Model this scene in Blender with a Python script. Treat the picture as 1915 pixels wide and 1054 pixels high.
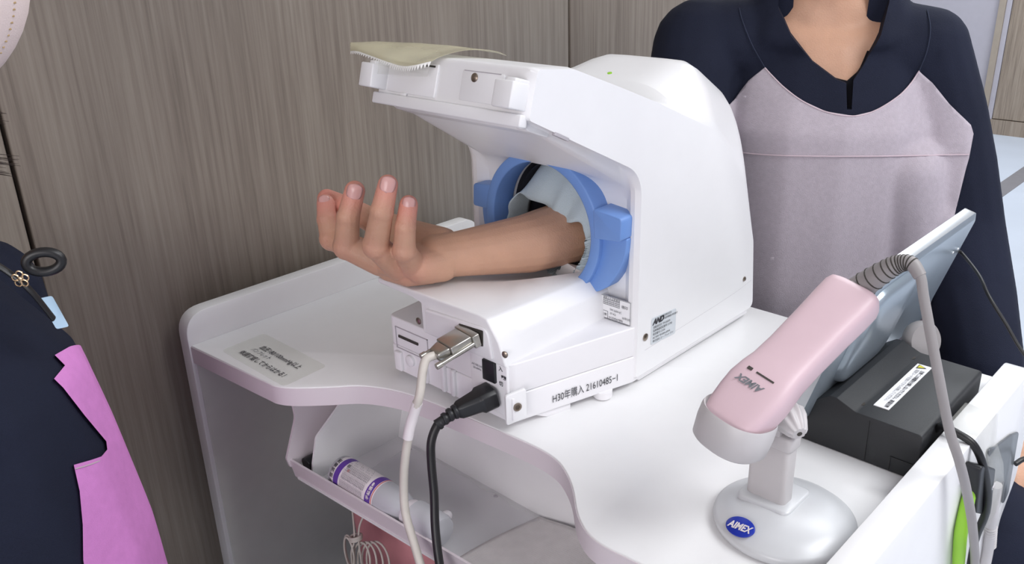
import bpy, bmesh, math, random
from mathutils import Vector as V, Matrix, Quaternion
from mathutils.bvhtree import BVHTree
from mathutils.geometry import tessellate_polygon
random.seed(7)
S = bpy.context.scene
C = S.collection
for o in list(bpy.data.objects): bpy.data.objects.remove(o)
PI = math.pi

# ------------------------------------------------------------------ camera
cam_d = bpy.data.cameras.new('camera'); cam = bpy.data.objects.new('camera', cam_d); C.objects.link(cam)
F, PITCH, ROLL, YAW = 1625.0, 0.38798, -0.031987, -0.77398
fv = V((math.sin(YAW)*math.cos(PITCH), math.cos(YAW)*math.cos(PITCH), -math.sin(PITCH)))
r0 = V((math.cos(YAW), -math.sin(YAW), 0)); u0 = r0.cross(fv)
rv = r0*math.cos(ROLL) + u0*math.sin(ROLL); uv_ = -r0*math.sin(ROLL) + u0*math.cos(ROLL)
cam.matrix_world = Matrix(((rv.x, uv_.x, -fv.x, 0), (rv.y, uv_.y, -fv.y, 0), (rv.z, uv_.z, -fv.z, 1.22), (0, 0, 0, 1)))
cam_d.sensor_width = 36; cam_d.lens = 36*F/1915; cam_d.clip_start = 0.02
S.camera = cam
S.view_settings.view_transform = 'Standard'; S.view_settings.look = 'None'
S.view_settings.gamma = 1; S.view_settings.use_curve_mapping = False
S.view_settings.exposure = 0.08

# ------------------------------------------------------------------ light
w = bpy.data.worlds.new('world'); S.world = w; w.use_nodes = True
w.node_tree.nodes['Background'].inputs[0].default_value = (0.93, 0.95, 1, 1)
w.node_tree.nodes['Background'].inputs[1].default_value = 0.35
def area(name, loc, target, sx, sy, power, col=(1, 1, 1)):
    d = bpy.data.lights.new(name, 'AREA'); d.shape = 'RECTANGLE'; d.size = sx; d.size_y = sy; d.energy = power; d.color = col
    o = bpy.data.objects.new(name, d); C.objects.link(o); o.location = loc
    o.rotation_euler = (V(target)-V(loc)).to_track_quat('-Z', 'Y').to_euler(); return o
area('ceiling_light_near', (1.2, 1.3, 2.56), (1.2, 1.3, 0), 1.2, 1.6, 57, (0.98, 0.99, 1))
area('ceiling_light_mid', (-0.3, 2.3, 2.56), (-0.3, 2.3, 0), 1.2, 0.5, 21, (0.97, 0.99, 1))
area('fill_light_behind', (0.3, -2.0, 1.35), (-0.3, 1.0, 0.75), 2.4, 1.3, 51, (1, 0.955, 0.968))  # fill lamp added behind the camera to brighten fronts and the under-desk area
area('ceiling_light_far', (-1.2, 4.4, 2.56), (-1.2, 4.4, 0), 1.6, 0.8, 60, (0.9, 0.95, 1))

# ------------------------------------------------------------------ materials
def srgb(r, g, b):
    f = lambda c: (c/255/12.92) if c/255 <= 0.04045 else ((c/255+0.055)/1.055)**2.4
    return (f(r), f(g), f(b), 1)
def mat(name, col, rough=0.45, metal=0.0, spec=0.5, var=0.04, scale=30, bump=0.0, bscale=200, sss=0, alpha=1, trans=0, stretch=(1, 1, 1), coat=0):
    m = bpy.data.materials.new(name); m.use_nodes = True; nt = m.node_tree; b = nt.nodes['Principled BSDF']
    b.inputs['Roughness'].default_value = rough; b.inputs['Metallic'].default_value = metal
    b.inputs['Specular IOR Level'].default_value = spec; b.inputs['Coat Weight'].default_value = coat
    tc = nt.nodes.new('ShaderNodeTexCoord'); mp = nt.nodes.new('ShaderNodeMapping'); mp.inputs['Scale'].default_value = stretch
    nt.links.new(tc.outputs['Object'], mp.inputs[0])
    n = nt.nodes.new('ShaderNodeTexNoise'); n.inputs['Scale'].default_value = scale; n.inputs['Detail'].default_value = 4
    nt.links.new(mp.outputs[0], n.inputs['Vector'])
    cr = nt.nodes.new('ShaderNodeValToRGB')
    cr.color_ramp.elements[0].position = 0.3; cr.color_ramp.elements[1].position = 0.7
    cr.color_ramp.elements[0].color = tuple(max(0, c*(1-var)) for c in col[:3])+(1,)
    cr.color_ramp.elements[1].color = tuple(min(1, c*(1+var)) for c in col[:3])+(1,)
    nt.links.new(n.outputs['Fac'], cr.inputs[0]); nt.links.new(cr.outputs[0], b.inputs['Base Color'])
    if bump:
        n2 = nt.nodes.new('ShaderNodeTexNoise'); n2.inputs['Scale'].default_value = bscale; n2.inputs['Detail'].default_value = 3
        nt.links.new(mp.outputs[0], n2.inputs['Vector'])
        bp = nt.nodes.new('ShaderNodeBump'); bp.inputs['Strength'].default_value = bump; bp.inputs['Distance'].default_value = 0.002
        nt.links.new(n2.outputs['Fac'], bp.inputs['Height']); nt.links.new(bp.outputs[0], b.inputs['Normal'])
    if sss:
        b.inputs['Subsurface Weight'].default_value = sss; b.inputs['Subsurface Radius'].default_value = (0.010, 0.004, 0.002)
        b.inputs['Subsurface Scale'].default_value = 0.6
    b.inputs['Alpha'].default_value = alpha; b.inputs['Transmission Weight'].default_value = trans
    return m
M = {}
M['plastic'] = mat('white_plastic', srgb(236, 236, 238), 0.32, var=0.008)
M['plastic_base'] = mat('white_base_plastic', srgb(234, 233, 236), 0.36, var=0.008)
M['desk'] = mat('white_laminate', srgb(232, 232, 233), 0.35, var=0.01)
M['edge'] = mat('edge_banding', srgb(222, 213, 218), 0.4, var=0.01)
M['desk_in'] = mat('grey_side_board', srgb(224, 226, 220), 0.5, var=0.02)
M['blue'] = mat('blue_plastic', srgb(112, 150, 212), 0.45, var=0.02)
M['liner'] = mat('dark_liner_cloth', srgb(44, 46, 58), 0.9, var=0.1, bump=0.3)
M['cuffcloth'] = mat('pale_blue_grey_cloth', srgb(186, 200, 206), 0.85, var=0.04, bump=0.3, bscale=900)
M['black'] = mat('black_plastic', srgb(30, 31, 34), 0.42, var=0.1)
M['blackbox'] = mat('black_matt_box', srgb(33, 35, 38), 0.5, var=0.06, bump=0.15, bscale=1500)
M['rubber'] = mat('black_rubber', srgb(26, 26, 28), 0.4, var=0.1)
M['ink'] = mat('dark_ink', srgb(52, 52, 58), 0.6, var=0.02)
M['inklight'] = mat('grey_ink', srgb(110, 112, 118), 0.6, var=0.02)
M['groove'] = mat('groove_grey', srgb(178, 174, 180), 0.7, var=0.02)
M['slotdark'] = mat('slot_dark', srgb(60, 56, 52), 0.7, var=0.05)
M['steel'] = mat('nickel_metal', srgb(186, 184, 176), 0.28, metal=0.9, var=0.06)
M['brass'] = mat('brown_screw_metal', srgb(150, 138, 126), 0.3, metal=0.9, var=0.1)
M['cable_w'] = mat('off_white_cable', srgb(204, 198, 190), 0.45, var=0.05, scale=60)
M['cable_g'] = mat('grey_cable', srgb(150, 146, 146), 0.5, var=0.03)
M['sticker'] = mat('silver_sticker', srgb(206, 212, 218), 0.35, var=0.02)
M['paper'] = mat('white_paper', srgb(238, 238, 240), 0.6, var=0.01)
M['pink'] = mat('pale_pink_plastic', srgb(208, 182, 190), 0.42, var=0.015, bump=0.05, bscale=3000)
M['greyp'] = mat('light_grey_plastic', srgb(196, 193, 194), 0.42, var=0.02)
M['silverp'] = mat('silver_grey_plastic', srgb(203, 205, 208), 0.36, metal=0.08, var=0.02)
M['tablet'] = mat('brushed_silver_back', srgb(158, 170, 180), 0.28, metal=0.55, var=0.06, scale=12)
M['tabletrim'] = mat('silver_rim', srgb(196, 200, 204), 0.3, metal=0.5, var=0.02)
M['screen'] = mat('dark_glass', srgb(16, 18, 22), 0.08)
M['royal'] = mat('royal_blue', srgb(28, 52, 168), 0.3, var=0.04)
M['skin'] = mat('skin', srgb(200, 157, 131), 0.5, var=0.07, scale=22, bump=0.25, bscale=500, sss=0.12)
M['nail'] = mat('fingernail', srgb(224, 172, 166), 0.25, var=0.03, sss=0.1)
M['naillip'] = mat('fingernail_tip', srgb(238, 214, 206), 0.3, var=0.02)
M['navy'] = mat('navy_fabric', srgb(30, 34, 50), 0.9, var=0.12, scale=9, bump=0.35, bscale=900, spec=0.2)
M['navyseam'] = mat('navy_seam', srgb(52, 58, 76), 0.9, var=0.1, spec=0.2)
M['navydark'] = mat('black_undershirt', srgb(20, 20, 26), 0.9, var=0.1, spec=0.2)
M['lav'] = mat('lavender_grey_fabric', srgb(184, 175, 184), 0.95, var=0.05, scale=160, bump=0.4, bscale=900, spec=0.15)
M['lavseam'] = mat('lavender_seam', srgb(206, 188, 196), 0.95, var=0.03, spec=0.1)
M['orchid'] = mat('orchid_pink_fabric', srgb(216, 140, 208), 0.95, var=0.04, scale=90, bump=0.3, bscale=900, spec=0.15)
M['maskc'] = mat('pale_mask_cloth', srgb(226, 208, 204), 0.9, var=0.02, bump=0.2, bscale=900)
M['stitch'] = mat('tan_stitch', srgb(176, 150, 110), 0.9)
M['hair'] = mat('dark_brown_hair', srgb(44, 34, 32), 0.5, var=0.2)
M['gold'] = mat('gold_metal', srgb(206, 176, 140), 0.25, metal=0.95)
M['bluecard'] = mat('pale_blue_card', srgb(176, 204, 226), 0.5)
M['green'] = mat('lime_green_cable', srgb(150, 206, 60), 0.5)
M['purple'] = mat('purple_label', srgb(98, 62, 158), 0.5)
M['labelw'] = mat('label_white', srgb(232, 226, 228), 0.5)
M['redink'] = mat('red_ink', srgb(214, 96, 84), 0.6)
M['yellow'] = mat('warning_yellow', srgb(214, 206, 60), 0.5)
M['bottle'] = mat('milky_bottle', srgb(206, 208, 214), 0.25, alpha=0.75, var=0.02)
M['cap'] = mat('white_cap', srgb(226, 222, 226), 0.4)
M['tape'] = mat('yellowed_clear_tape', srgb(214, 208, 178), 0.25, alpha=0.5, var=0.05)
M['tapeteeth'] = mat('tape_serration', srgb(240, 240, 236), 0.3, alpha=0.9)
M['cleartape'] = mat('clear_tape', srgb(236, 236, 230), 0.18, alpha=0.16, var=0.03)
M['clearsheet'] = mat('clear_sticker_film', srgb(226, 228, 216), 0.3, alpha=0.13, var=0.05)
M['bag'] = mat('smoky_grey_plastic', srgb(104, 108, 112), 0.3, alpha=0.9)
M['towel'] = mat('white_towel', srgb(238, 234, 233), 0.95, var=0.04, scale=60)
M['film'] = mat('milky_plastic_film', srgb(236, 234, 240), 0.25, alpha=0.16, var=0.05)
M['pinkcloth'] = mat('dusty_pink_cloth', srgb(206, 140, 146), 0.9, var=0.06)
M['brown'] = mat('brown_board', srgb(92, 80, 72), 0.7, var=0.1)
M['ceil'] = mat('ceiling_white', srgb(225, 225, 222), 0.9)
M['wallp'] = mat('lilac_grey_wall', srgb(176, 172, 180), 0.8, var=0.02)
M['floorm'] = mat('pale_blue_grey_floor', srgb(196, 204, 216), 0.4, var=0.03, scale=4)
M['strip'] = mat('grey_floor_strip', srgb(126, 124, 128), 0.5)
M['trimtan'] = mat('tan_frame', srgb(160, 148, 134), 0.6)

def woodmat(name, c1, c2, c3):
    m = bpy.data.materials.new(name); m.use_nodes = True; nt = m.node_tree; b = nt.nodes['Principled BSDF']
    b.inputs['Roughness'].default_value = 0.5; b.inputs['Specular IOR Level'].default_value = 0.35
    tc = nt.nodes.new('ShaderNodeTexCoord')
    def noise(sc, scale, det):
        mp = nt.nodes.new('ShaderNodeMapping'); mp.inputs['Scale'].default_value = sc
        nt.links.new(tc.outputs['Object'], mp.inputs[0])
        n = nt.nodes.new('ShaderNodeTexNoise'); n.inputs['Scale'].default_value = scale; n.inputs['Detail'].default_value = det
        n.inputs['Roughness'].default_value = 0.65
        nt.links.new(mp.outputs[0], n.inputs['Vector']); return n
    n1 = noise((1, 1, 0.028), 130, 5); n2 = noise((1, 1, 0.05), 14, 3)
    add = nt.nodes.new('ShaderNodeMath'); add.operation = 'MULTIPLY_ADD'
    nt.links.new(n2.outputs['Fac'], add.inputs[0]); add.inputs[1].default_value = 0.45; nt.links.new(n1.outputs['Fac'], add.inputs[2])
    cr = nt.nodes.new('ShaderNodeValToRGB'); e = cr.color_ramp.elements
    e[0].position = 0.5; e[0].color = c1; e[1].position = 0.95; e[1].color = c3
    k = e.new(0.72); k.color = c2
    nt.links.new(add.outputs[0], cr.inputs[0]); nt.links.new(cr.outputs[0], b.inputs['Base Color'])
    bp = nt.nodes.new('ShaderNodeBump'); bp.inputs['Strength'].default_value = 0.15; bp.inputs['Distance'].default_value = 0.001
    nt.links.new(n1.outputs['Fac'], bp.inputs['Height']); nt.links.new(bp.outputs[0], b.inputs['Normal'])
    return m
M['wood'] = woodmat('grey_brown_wood_laminate', srgb(120, 110, 101), srgb(139, 129, 119), srgb(154, 145, 134))
M['door'] = woodmat('door_wood_laminate', srgb(120, 108, 96), srgb(148, 134, 120), srgb(166, 154, 140))

# ------------------------------------------------------------------ mesh helpers
def link(o, parent=None):
    C.objects.link(o)
    if parent is not None: o.parent = parent
    return o
def tag(o, label, cat=None, group=None):
    o['label'] = label
    if cat: o['category'] = cat
    if group: o['group'] = group
    return o
def thing(name, label, cat, loc=(0, 0, 0), group=None):
    o = bpy.data.objects.new(name, None); C.objects.link(o); o.location = loc; o.empty_display_size = 0.02
    return tag(o, label, cat, group)
def make(name, bm, m, parent=None, smooth=35, keep=True):
    bmesh.ops.recalc_face_normals(bm, faces=bm.faces)
    me = bpy.data.meshes.new(name); bm.to_mesh(me); bm.free()
    ms = m if isinstance(m, (list, tuple)) else [m]
    for k in ms: me.materials.append(k)
    if smooth:
        me.polygons.foreach_set('use_smooth', [True]*len(me.polygons))
        if smooth < 180: me.set_sharp_from_angle(angle=math.radians(smooth))
    o = bpy.data.objects.new(name, me)
    link(o)
    if parent is not None:
        o.parent = parent; o.location = -V(parent.location)   # all coordinates below are world coordinates
        p = parent.parent
        while p is not None:
            o.location -= V(p.location); p = p.parent
    return o
def struct(o): o['kind'] = 'structure'; return o
def bake(o):
    dg = bpy.context.evaluated_depsgraph_get(); dg.update()
    me = bpy.data.meshes.new_from_object(o.evaluated_get(dg), depsgraph=dg)
    old = o.data; o.modifiers.clear(); o.data = me; bpy.data.meshes.remove(old); return o
def sharp(o, a=35):
    me = o.data; me.polygons.foreach_set('use_smooth', [True]*len(me.polygons)); me.set_sharp_from_angle(angle=math.radians(a)); return o
def bev(o, wd, seg=3, ang=30):
    md = o.modifiers.new('b', 'BEVEL'); md.width = wd; md.segments = seg; md.limit_method = 'ANGLE'; md.angle_limit = math.radians(ang)
    md.harden_normals = False
    return sharp(bake(o), 50)
def cut(o, cutter, op='DIFFERENCE'):
    md = o.modifiers.new('c', 'BOOLEAN'); md.operation = op; md.object = cutter; md.solver = 'EXACT'
    bake(o); me = cutter.data; bpy.data.objects.remove(cutter); bpy.data.meshes.remove(me); return o
def b_box(bm, lo, hi):
    vs = [bm.verts.new((x, y, z)) for x in (lo[0], hi[0]) for y in (lo[1], hi[1]) for z in (lo[2], hi[2])]
    for f in ((0, 1, 3, 2), (4, 6, 7, 5), (0, 4, 5, 1), (2, 3, 7, 6), (0, 2, 6, 4), (1, 5, 7, 3)): bm.faces.new([vs[i] for i in f])
    return vs
def box(name, lo, hi, m, parent=None, bw=0.0, seg=3):
    bm = bmesh.new(); b_box(bm, lo, hi); o = make(name, bm, m, parent)
    return bev(o, bw, seg) if bw else o
def frame(n, up=V((0, 0, 1))):
    n = V(n).normalized()
    if abs(n.dot(up)) > 0.95: up = V((0, 1, 0))
    x = up.cross(n).normalized(); return x, n.cross(x), n
def prism(name, pts, axis, lo, hi, m, parent=None, bw=0.0, seg=3):
    """outline in the plane across `axis`, given as the two other coordinates in xyz order"""
    bm = bmesh.new()
    def P(p, d):
        return {0: (d, p[0], p[1]), 1: (p[0], d, p[1]), 2: (p[0], p[1], d)}[axis]
    a = [bm.verts.new(P(p, lo)) for p in pts]; b = [bm.verts.new(P(p, hi)) for p in pts]
    bm.faces.new(a); bm.faces.new(b[::-1]); n = len(pts)
    for i in range(n): bm.faces.new((a[i], b[i], b[(i+1) % n], a[(i+1) % n]))
    o = make(name, bm, m, parent)
    return bev(o, bw, seg) if bw else o
def oprism(name, pts, o, xd, yd, depth, m, parent=None, bw=0.0, seg=2):
    """outline in a free plane: origin o, axes xd, yd, extruded along xd x yd by depth"""
    o = V(o); xd = V(xd).normalized(); yd = V(yd).normalized(); n = xd.cross(yd).normalized()
    bm = bmesh.new()
    a = [bm.verts.new(o+xd*p[0]+yd*p[1]) for p in pts]; b = [bm.verts.new(o+xd*p[0]+yd*p[1]+n*depth) for p in pts]
    bm.faces.new(a[::-1]); bm.faces.new(b); k = len(pts)
    for i in range(k): bm.faces.new((a[i], a[(i+1) % k], b[(i+1) % k], b[i]))
    ob = make(name, bm, m, parent)
    return bev(ob, bw, seg) if bw else ob
def fillet(poly, n=6):
    """poly of (x, y, r): round every corner; n+1 points each"""
    out = []; k = len(poly)
    for i in range(k):
        p = V(poly[i][:2]); r = poly[i][2]; a = V(poly[i-1][:2]); b = V(poly[(i+1) % k][:2])
        d1 = (a-p); d2 = (b-p); l1, l2 = d1.length, d2.length; d1.normalize(); d2.normalize()
        ang = math.acos(max(-1, min(1, d1.dot(d2)))); t = min(r/max(math.tan(ang/2), 1e-3), l1*0.49, l2*0.49)
        s, e = p+d1*t, p+d2*t
        for j in range(n+1):
            u = j/n; out.append(tuple((s*(1-u)**2 + p*2*u*(1-u) + e*u*u)))
    return out
def catmull(pts, n=8, closed=False):
    P = [V(p) for p in pts]; k = len(P); out = []
    rng = range(k if closed else k-1)
    for i in rng:
        p1, p2 = P[i], P[(i+1) % k]
        p0 = P[i-1] if (i > 0 or closed) else p1*2-p2
        p3 = P[(i+2) % k] if (i+2 < k or closed) else p2*2-p1
        for j in range(n):
            t = j/n
            out.append(0.5*((2*p1)+(p2-p0)*t+(2*p0-5*p1+4*p2-p3)*t*t+(3*p1-p0-3*p2+p3)*t**3))
    if not closed: out.append(P[-1])
    return out
def b_tube(bm, pts, r, seg=12, closed=False, flat=1.0, cap=True):
    P = [V(p) for p in pts]; n = len(P); rr = r if hasattr(r, '__len__') else [r]*n
    T = []
    for i in range(n):
        a = P[i-1] if (i > 0 or closed) else P[i]; b = P[(i+1) % n] if (i < n-1 or closed) else P[i]
        T.append((b-a).normalized())
    x, y, _ = frame(T[0]); rings = []
    for i in range(n):
        if i: q = T[i-1].rotation_difference(T[i]); x = q @ x; y = q @ y
        rings.append([bm.verts.new(P[i]+(x*math.cos(2*PI*j/seg)+y*math.sin(2*PI*j/seg)*flat)*rr[i]) for j in range(seg)])
    for i in range(n if closed else n-1):
        A, B = rings[i], rings[(i+1) % n]
        for j in range(seg): bm.faces.new((A[j], A[(j+1) % seg], B[(j+1) % seg], B[j]))
    if not closed and cap: bm.faces.new(rings[0][::-1]); bm.faces.new(rings[-1])
def tube(name, pts, r, m, parent=None, seg=12, closed=False, n=8, flat=1.0, raw=False):
    bm = bmesh.new(); P = pts if raw else catmull(pts, n, closed); rr = r
    if hasattr(r, '__len__') and not raw:
        k = len(pts); rr = []
        for i in range(len(P)):
            t = i/n; a = min(int(t), k-1); b = min(a+1, k-1); rr.append(r[a]*(1-(t-a))+r[b]*(t-a))
    b_tube(bm, P, rr, seg, closed, flat); return make(name, bm, m, parent, 40)
def b_lathe(bm, prof, o, ax=(0, 0, 1), seg=32, sc=(1, 1)):
    """prof of (radius, height) about axis ax through o"""
    x, y, n = frame(ax); o = V(o); rings = []
    for (r, h) in prof:
        if r < 1e-6: rings.append([bm.verts.new(o+n*h)])
        else: rings.append([bm.verts.new(o+n*h+(x*math.cos(2*PI*j/seg)*sc[0]+y*math.sin(2*PI*j/seg)*sc[1])*r) for j in range(seg)])
    for A, B in zip(rings, rings[1:]):
        for j in range(seg):
            k = (j+1) % seg
            if len(A) == 1 and len(B) == 1: continue
            if len(A) == 1: bm.faces.new((A[0], B[k], B[j]))
            elif len(B) == 1: bm.faces.new((A[j], A[k], B[0]))
            else: bm.faces.new((A[j], A[k], B[k], B[j]))
    if len(rings[0]) > 1: bm.faces.new(rings[0][::-1])
    if len(rings[-1]) > 1: bm.faces.new(rings[-1])
def lathe(name, prof, o, ax, m, parent=None, seg=32, smooth=40, sc=(1, 1)):
    bm = bmesh.new(); b_lathe(bm, prof, o, ax, seg, sc); return make(name, bm, m, parent, smooth)
def b_loft(bm, rings, closed=True, cap=True):
    R = [[bm.verts.new(p) for p in r] for r in rings]; k = len(R[0])
    for A, B in zip(R, R[1:]):
        for j in range(k if closed else k-1): bm.faces.new((A[j], A[(j+1) % k], B[(j+1) % k], B[j]))
    if cap and closed: bm.faces.new(R[0][::-1]); bm.faces.new(R[-1])
    return R
def text(s, size, o, xd, yd, m, parent=None, name='printed_text', align='LEFT', bold=0.0, extr=0.0001, shear=0, sx=1.0):
    cu = bpy.data.curves.new('t', 'FONT'); cu.body = s; cu.size = size; cu.align_x = align; cu.offset = bold; cu.shear = shear
    cu.resolution_u = 3
    to = bpy.data.objects.new('t', cu); C.objects.link(to)
    dg = bpy.context.evaluated_depsgraph_get(); dg.update()
    me = bpy.data.meshes.new_from_object(to.evaluated_get(dg), depsgraph=dg)
    bpy.data.objects.remove(to); bpy.data.curves.remove(cu)
    xd = V(xd).normalized(); yd = (V(yd)-xd*V(yd).dot(xd)).normalized(); n = xd.cross(yd)
    o = V(o); me.materials.clear(); me.materials.append(m)
    for v in me.vertices:
        c = v.co.copy(); v.co = o+xd*c.x*sx+yd*c.y+n*0.0004
    ob = bpy.data.objects.new(name, me); link(ob)
    if parent is not None:
        ob.parent = parent; ob.location = -V(parent.location)
        p = parent.parent
        while p is not None: ob.location -= V(p.location); p = p.parent
    return ob
def hull(bm, balls, su=14, sv=9):
    """convex hull of spheres/ellipsoids: (centre, (rx, ry, rz)) or (centre, r)"""
    vs = []
    for b in balls:
        c = V(b[0]); r = b[1] if hasattr(b[1], '__len__') else (b[1],)*3
        R = b[2] if len(b) > 2 else None
        for i in range(sv+1):
            th = PI*i/sv
            for j in range(su if 0 < i < sv else 1):
                ph = 2*PI*j/su; d = V((math.sin(th)*math.cos(ph)*r[0], math.sin(th)*math.sin(ph)*r[1], math.cos(th)*r[2]))
                if R is not None: d = R @ d
                vs.append(bm.verts.new(c+d))
    res = bmesh.ops.convex_hull(bm, input=vs)
    junk = [g for g in res['geom_interior'] if isinstance(g, bmesh.types.BMVert)] + [g for g in res['geom_unused'] if isinstance(g, bmesh.types.BMVert)]
    bmesh.ops.delete(bm, geom=list(set(junk)), context='VERTS')
def blob(name, groups, voxel, m, parent=None, smooth_it=4, fac=0.5):
    """one continuous surface from overlapping tapered shapes"""
    bm = bmesh.new()
    for g in groups:
        b2 = bmesh.new(); hull(b2, g); me = bpy.data.meshes.new('h'); b2.to_mesh(me); b2.free(); bm.from_mesh(me); bpy.data.meshes.remove(me)
    o = make(name, bm, m, parent, 180)
    md = o.modifiers.new('r', 'REMESH'); md.mode = 'VOXEL'; md.voxel_size = voxel; md.use_smooth_shade = True
    if smooth_it: s = o.modifiers.new('s', 'SMOOTH'); s.iterations = smooth_it; s.factor = fac
    bake(o); o.data.materials.clear(); o.data.materials.append(m); o.data.polygons.foreach_set('use_smooth', [True]*len(o.data.polygons))
    return o
def join_into(a, b):
    bm = bmesh.new(); bm.from_mesh(a.data); bm.from_mesh(b.data); bm.to_mesh(a.data); bm.free()
    me = b.data; bpy.data.objects.remove(b); bpy.data.meshes.remove(me); return a
def chain(pts, rs): return [[(p, r), (q, s)] for p, q, r, s in zip(pts, pts[1:], rs, rs[1:])]

# ================================================================== SETTING
XW = -1.10
FAR = 5.66
struct(box('floor', (-4.2, -2.2, -0.05), (2.6, FAR+0.1, 0), M['floorm']))
struct(box('trim_1', (-1.13, 2.9, 0.0), (-1.05, FAR, 0.002), M['strip']))
struct(box('ceiling', (-4.2, -2.2, 2.6), (2.6, FAR+0.1, 2.65), M['ceil']))
# left wall of wood laminate panels; joints between panels are real gaps over a dark backing
wl = struct(box('wall_left', (XW-0.13, -2.2, 0), (XW-0.02, 2.46, 2.6), M['slotdark']))
for i, (a, b) in enumerate(((-2.2, -0.75), (-0.742, 0.303), (0.309, 1.300), (1.306, 2.46))):
    struct(box('trim_%d' % (i+2), (XW-0.03, a, 0.06), (XW, b, 2.6), M['wood'], None, 0.0012, 1))
struct(box('baseboard_left', (XW-0.03, -2.2, 0), (XW-0.002, 2.46, 0.06), M['door']))
struct(box('wall_far', (-4.2, FAR, 0), (2.6, FAR+0.1, 2.6), M['wallp']))
struct(box('door_1', (-1.50, FAR-0.03, 0.09), (-0.3, FAR-0.001, 2.3), M['door']))
struct(box('baseboard_far', (-4.2, FAR-0.04, 0), (2.6, FAR-0.001, 0.085), M['door']))
struct(box('trim_6', (-1.565, FAR-0.05, 0.085), (-1.53, FAR-0.001, 2.35), M['trimtan']))
struct(box('trim_7', (-1.53, FAR-0.035, 0.085), (-1.503, FAR-0.001, 2.35), M['wallp']))
struct(box('wall_right', (2.5, -2.2, 0), (2.6, FAR, 2.6), M['wallp']))
struct(box('wall_near', (-1.2, -2.2, 0), (2.6, -2.1, 2.6), M['wallp']))
wn = struct(box('added_window_1', (-0.95, -2.098, 0.7), (1.55, -2.07, 2.0), M['paper']))  # invented window out of view, added to go with the fill lamp
for a_, b_ in (((-0.99, 0.66), (1.59, 0.70)), ((-0.99, 2.0), (1.59, 2.04)), ((-0.99, 0.70), (-0.95, 2.0)), ((1.55, 0.70), (1.59, 2.0)), ((0.28, 0.70), (0.32, 2.0))):
    box('added_window_frame', (a_[0], -2.10, a_[1]), (b_[0], -2.05, b_[1]), M['greyp'], wn, 0.004)  # bars of the invented window
struct(box('wall_side', (-4.2, 2.46, 0), (-4.1, FAR, 2.6), M['wallp']))

# ================================================================== DESK
DZ = 0.72
desk = thing('desk', 'white laminate desk with a wavy front edge and raised side boards, carrying the white monitor', 'desk', (-0.62, 0.75, 0))
front = [(-1.030, 0.443), (-0.95, 0.449), (-0.87, 0.455), (-0.846, 0.458), (-0.825, 0.471), (-0.795, 0.50), (-0.773, 0.523), (-0.745, 0.539), (-0.714, 0.549), (-0.67, 0.5555),
         (-0.60, 0.561), (-0.558, 0.564), (-0.52, 0.565), (-0.493, 0.561), (-0.472, 0.551), (-0.450, 0.535), (-0.425, 0.511), (-0.409, 0.499), (-0.393, 0.4915), (-0.374, 0.489), (-0.34, 0.491), (-0.27, 0.494), (-0.206, 0.496)]
fs = catmull([(a, b, 0) for a, b in front], 4)
outline = [(p.x, p.y) for p in fs] + [(-0.206, 1.022), (-1.030, 1.022)]
top = prism('worktop', outline, 2, DZ-0.0255, DZ, M['desk'], desk, 0.0012, 2)
# edge banding: a thin strip over the front edge
bm = bmesh.new()
sec = []
for i, p in enumerate(fs):
    a = fs[max(0, i-1)]; b = fs[min(len(fs)-1, i+1)]; t = (b-a).normalized(); n = V((t.y, -t.x, 0))
    q = p+n*0.0008
    sec.append([V((q.x, q.y, DZ-0.0250)), V((q.x, q.y, DZ-0.0016)), V((p.x, p.y, DZ-0.0016))-n*0.001, V((p.x, p.y, DZ-0.0250))-n*0.001])
b_loft(bm, sec); tag(make('edge_strip', bm, M['edge'], desk), 'pinkish front edge strip')
def side_outline(yb, zt):
    return fillet([(0.440, 0.0, 0.001), (0.440, zt, 0.034), (yb, zt, 0.030), (yb+0.028, zt-0.07, 0.03), (yb+0.03, 0.60, 0.03), (yb-0.005, 0.56, 0.02), (yb-0.005, 0.0, 0.001)], 8)
prism('side_board', side_outline(0.965, 0.764), 0, -1.053, -1.0300, M['desk'], desk, 0.0015, 2)
tag(prism('inner_lining', [(0.446, 0.0), (0.446, 0.694), (0.96, 0.694), (0.96, 0.0)], 0, -1.0299, -1.0285, M['desk_in'], desk), 'grey inner face of the side board')
prism('side_board', side_outline(0.995, 0.760), 0, -0.2055, -0.1785, M['desk'], desk, 0.0015, 2)
box('back_board', (-1.03, 0.790, 0.12), (-0.2055, 0.804, 0.6945), M['brown'], desk)
box('drawer_runner', (-0.86, 0.56, 0.675), (-0.80, 0.788, 0.6945), M['brown'], desk, 0.002)

# clear printed sticker on the desk top
st = thing('notice_sticker', 'clear film sticker printed with three lines of small text on the left of the desk', 'sticker', (-0.91, 0.495, DZ))
prism('film', fillet([(-0.985, 0.462, 0.008), (-0.838, 0.462, 0.008), (-0.842, 0.527, 0.008), (-0.988, 0.527, 0.008)], 4), 2, DZ+0.0002, DZ+0.0005, M['clearsheet'], st)
for s, x, y, sz in (('血圧180/100mmHg以上', -0.953, 0.4985, 0.0105), ('パンフレット', -0.957, 0.488, 0.0085), ('体調確認してからはかる！', -0.962, 0.4735, 0.0105)):
    text(s, sz, (x, y, DZ+0.0006), (1, 0.0, 0), (0, 1, 0), M['ink'] if sz > 0.009 else M['inklight'], st, bold=0.00012, sx=0.86)

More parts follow.
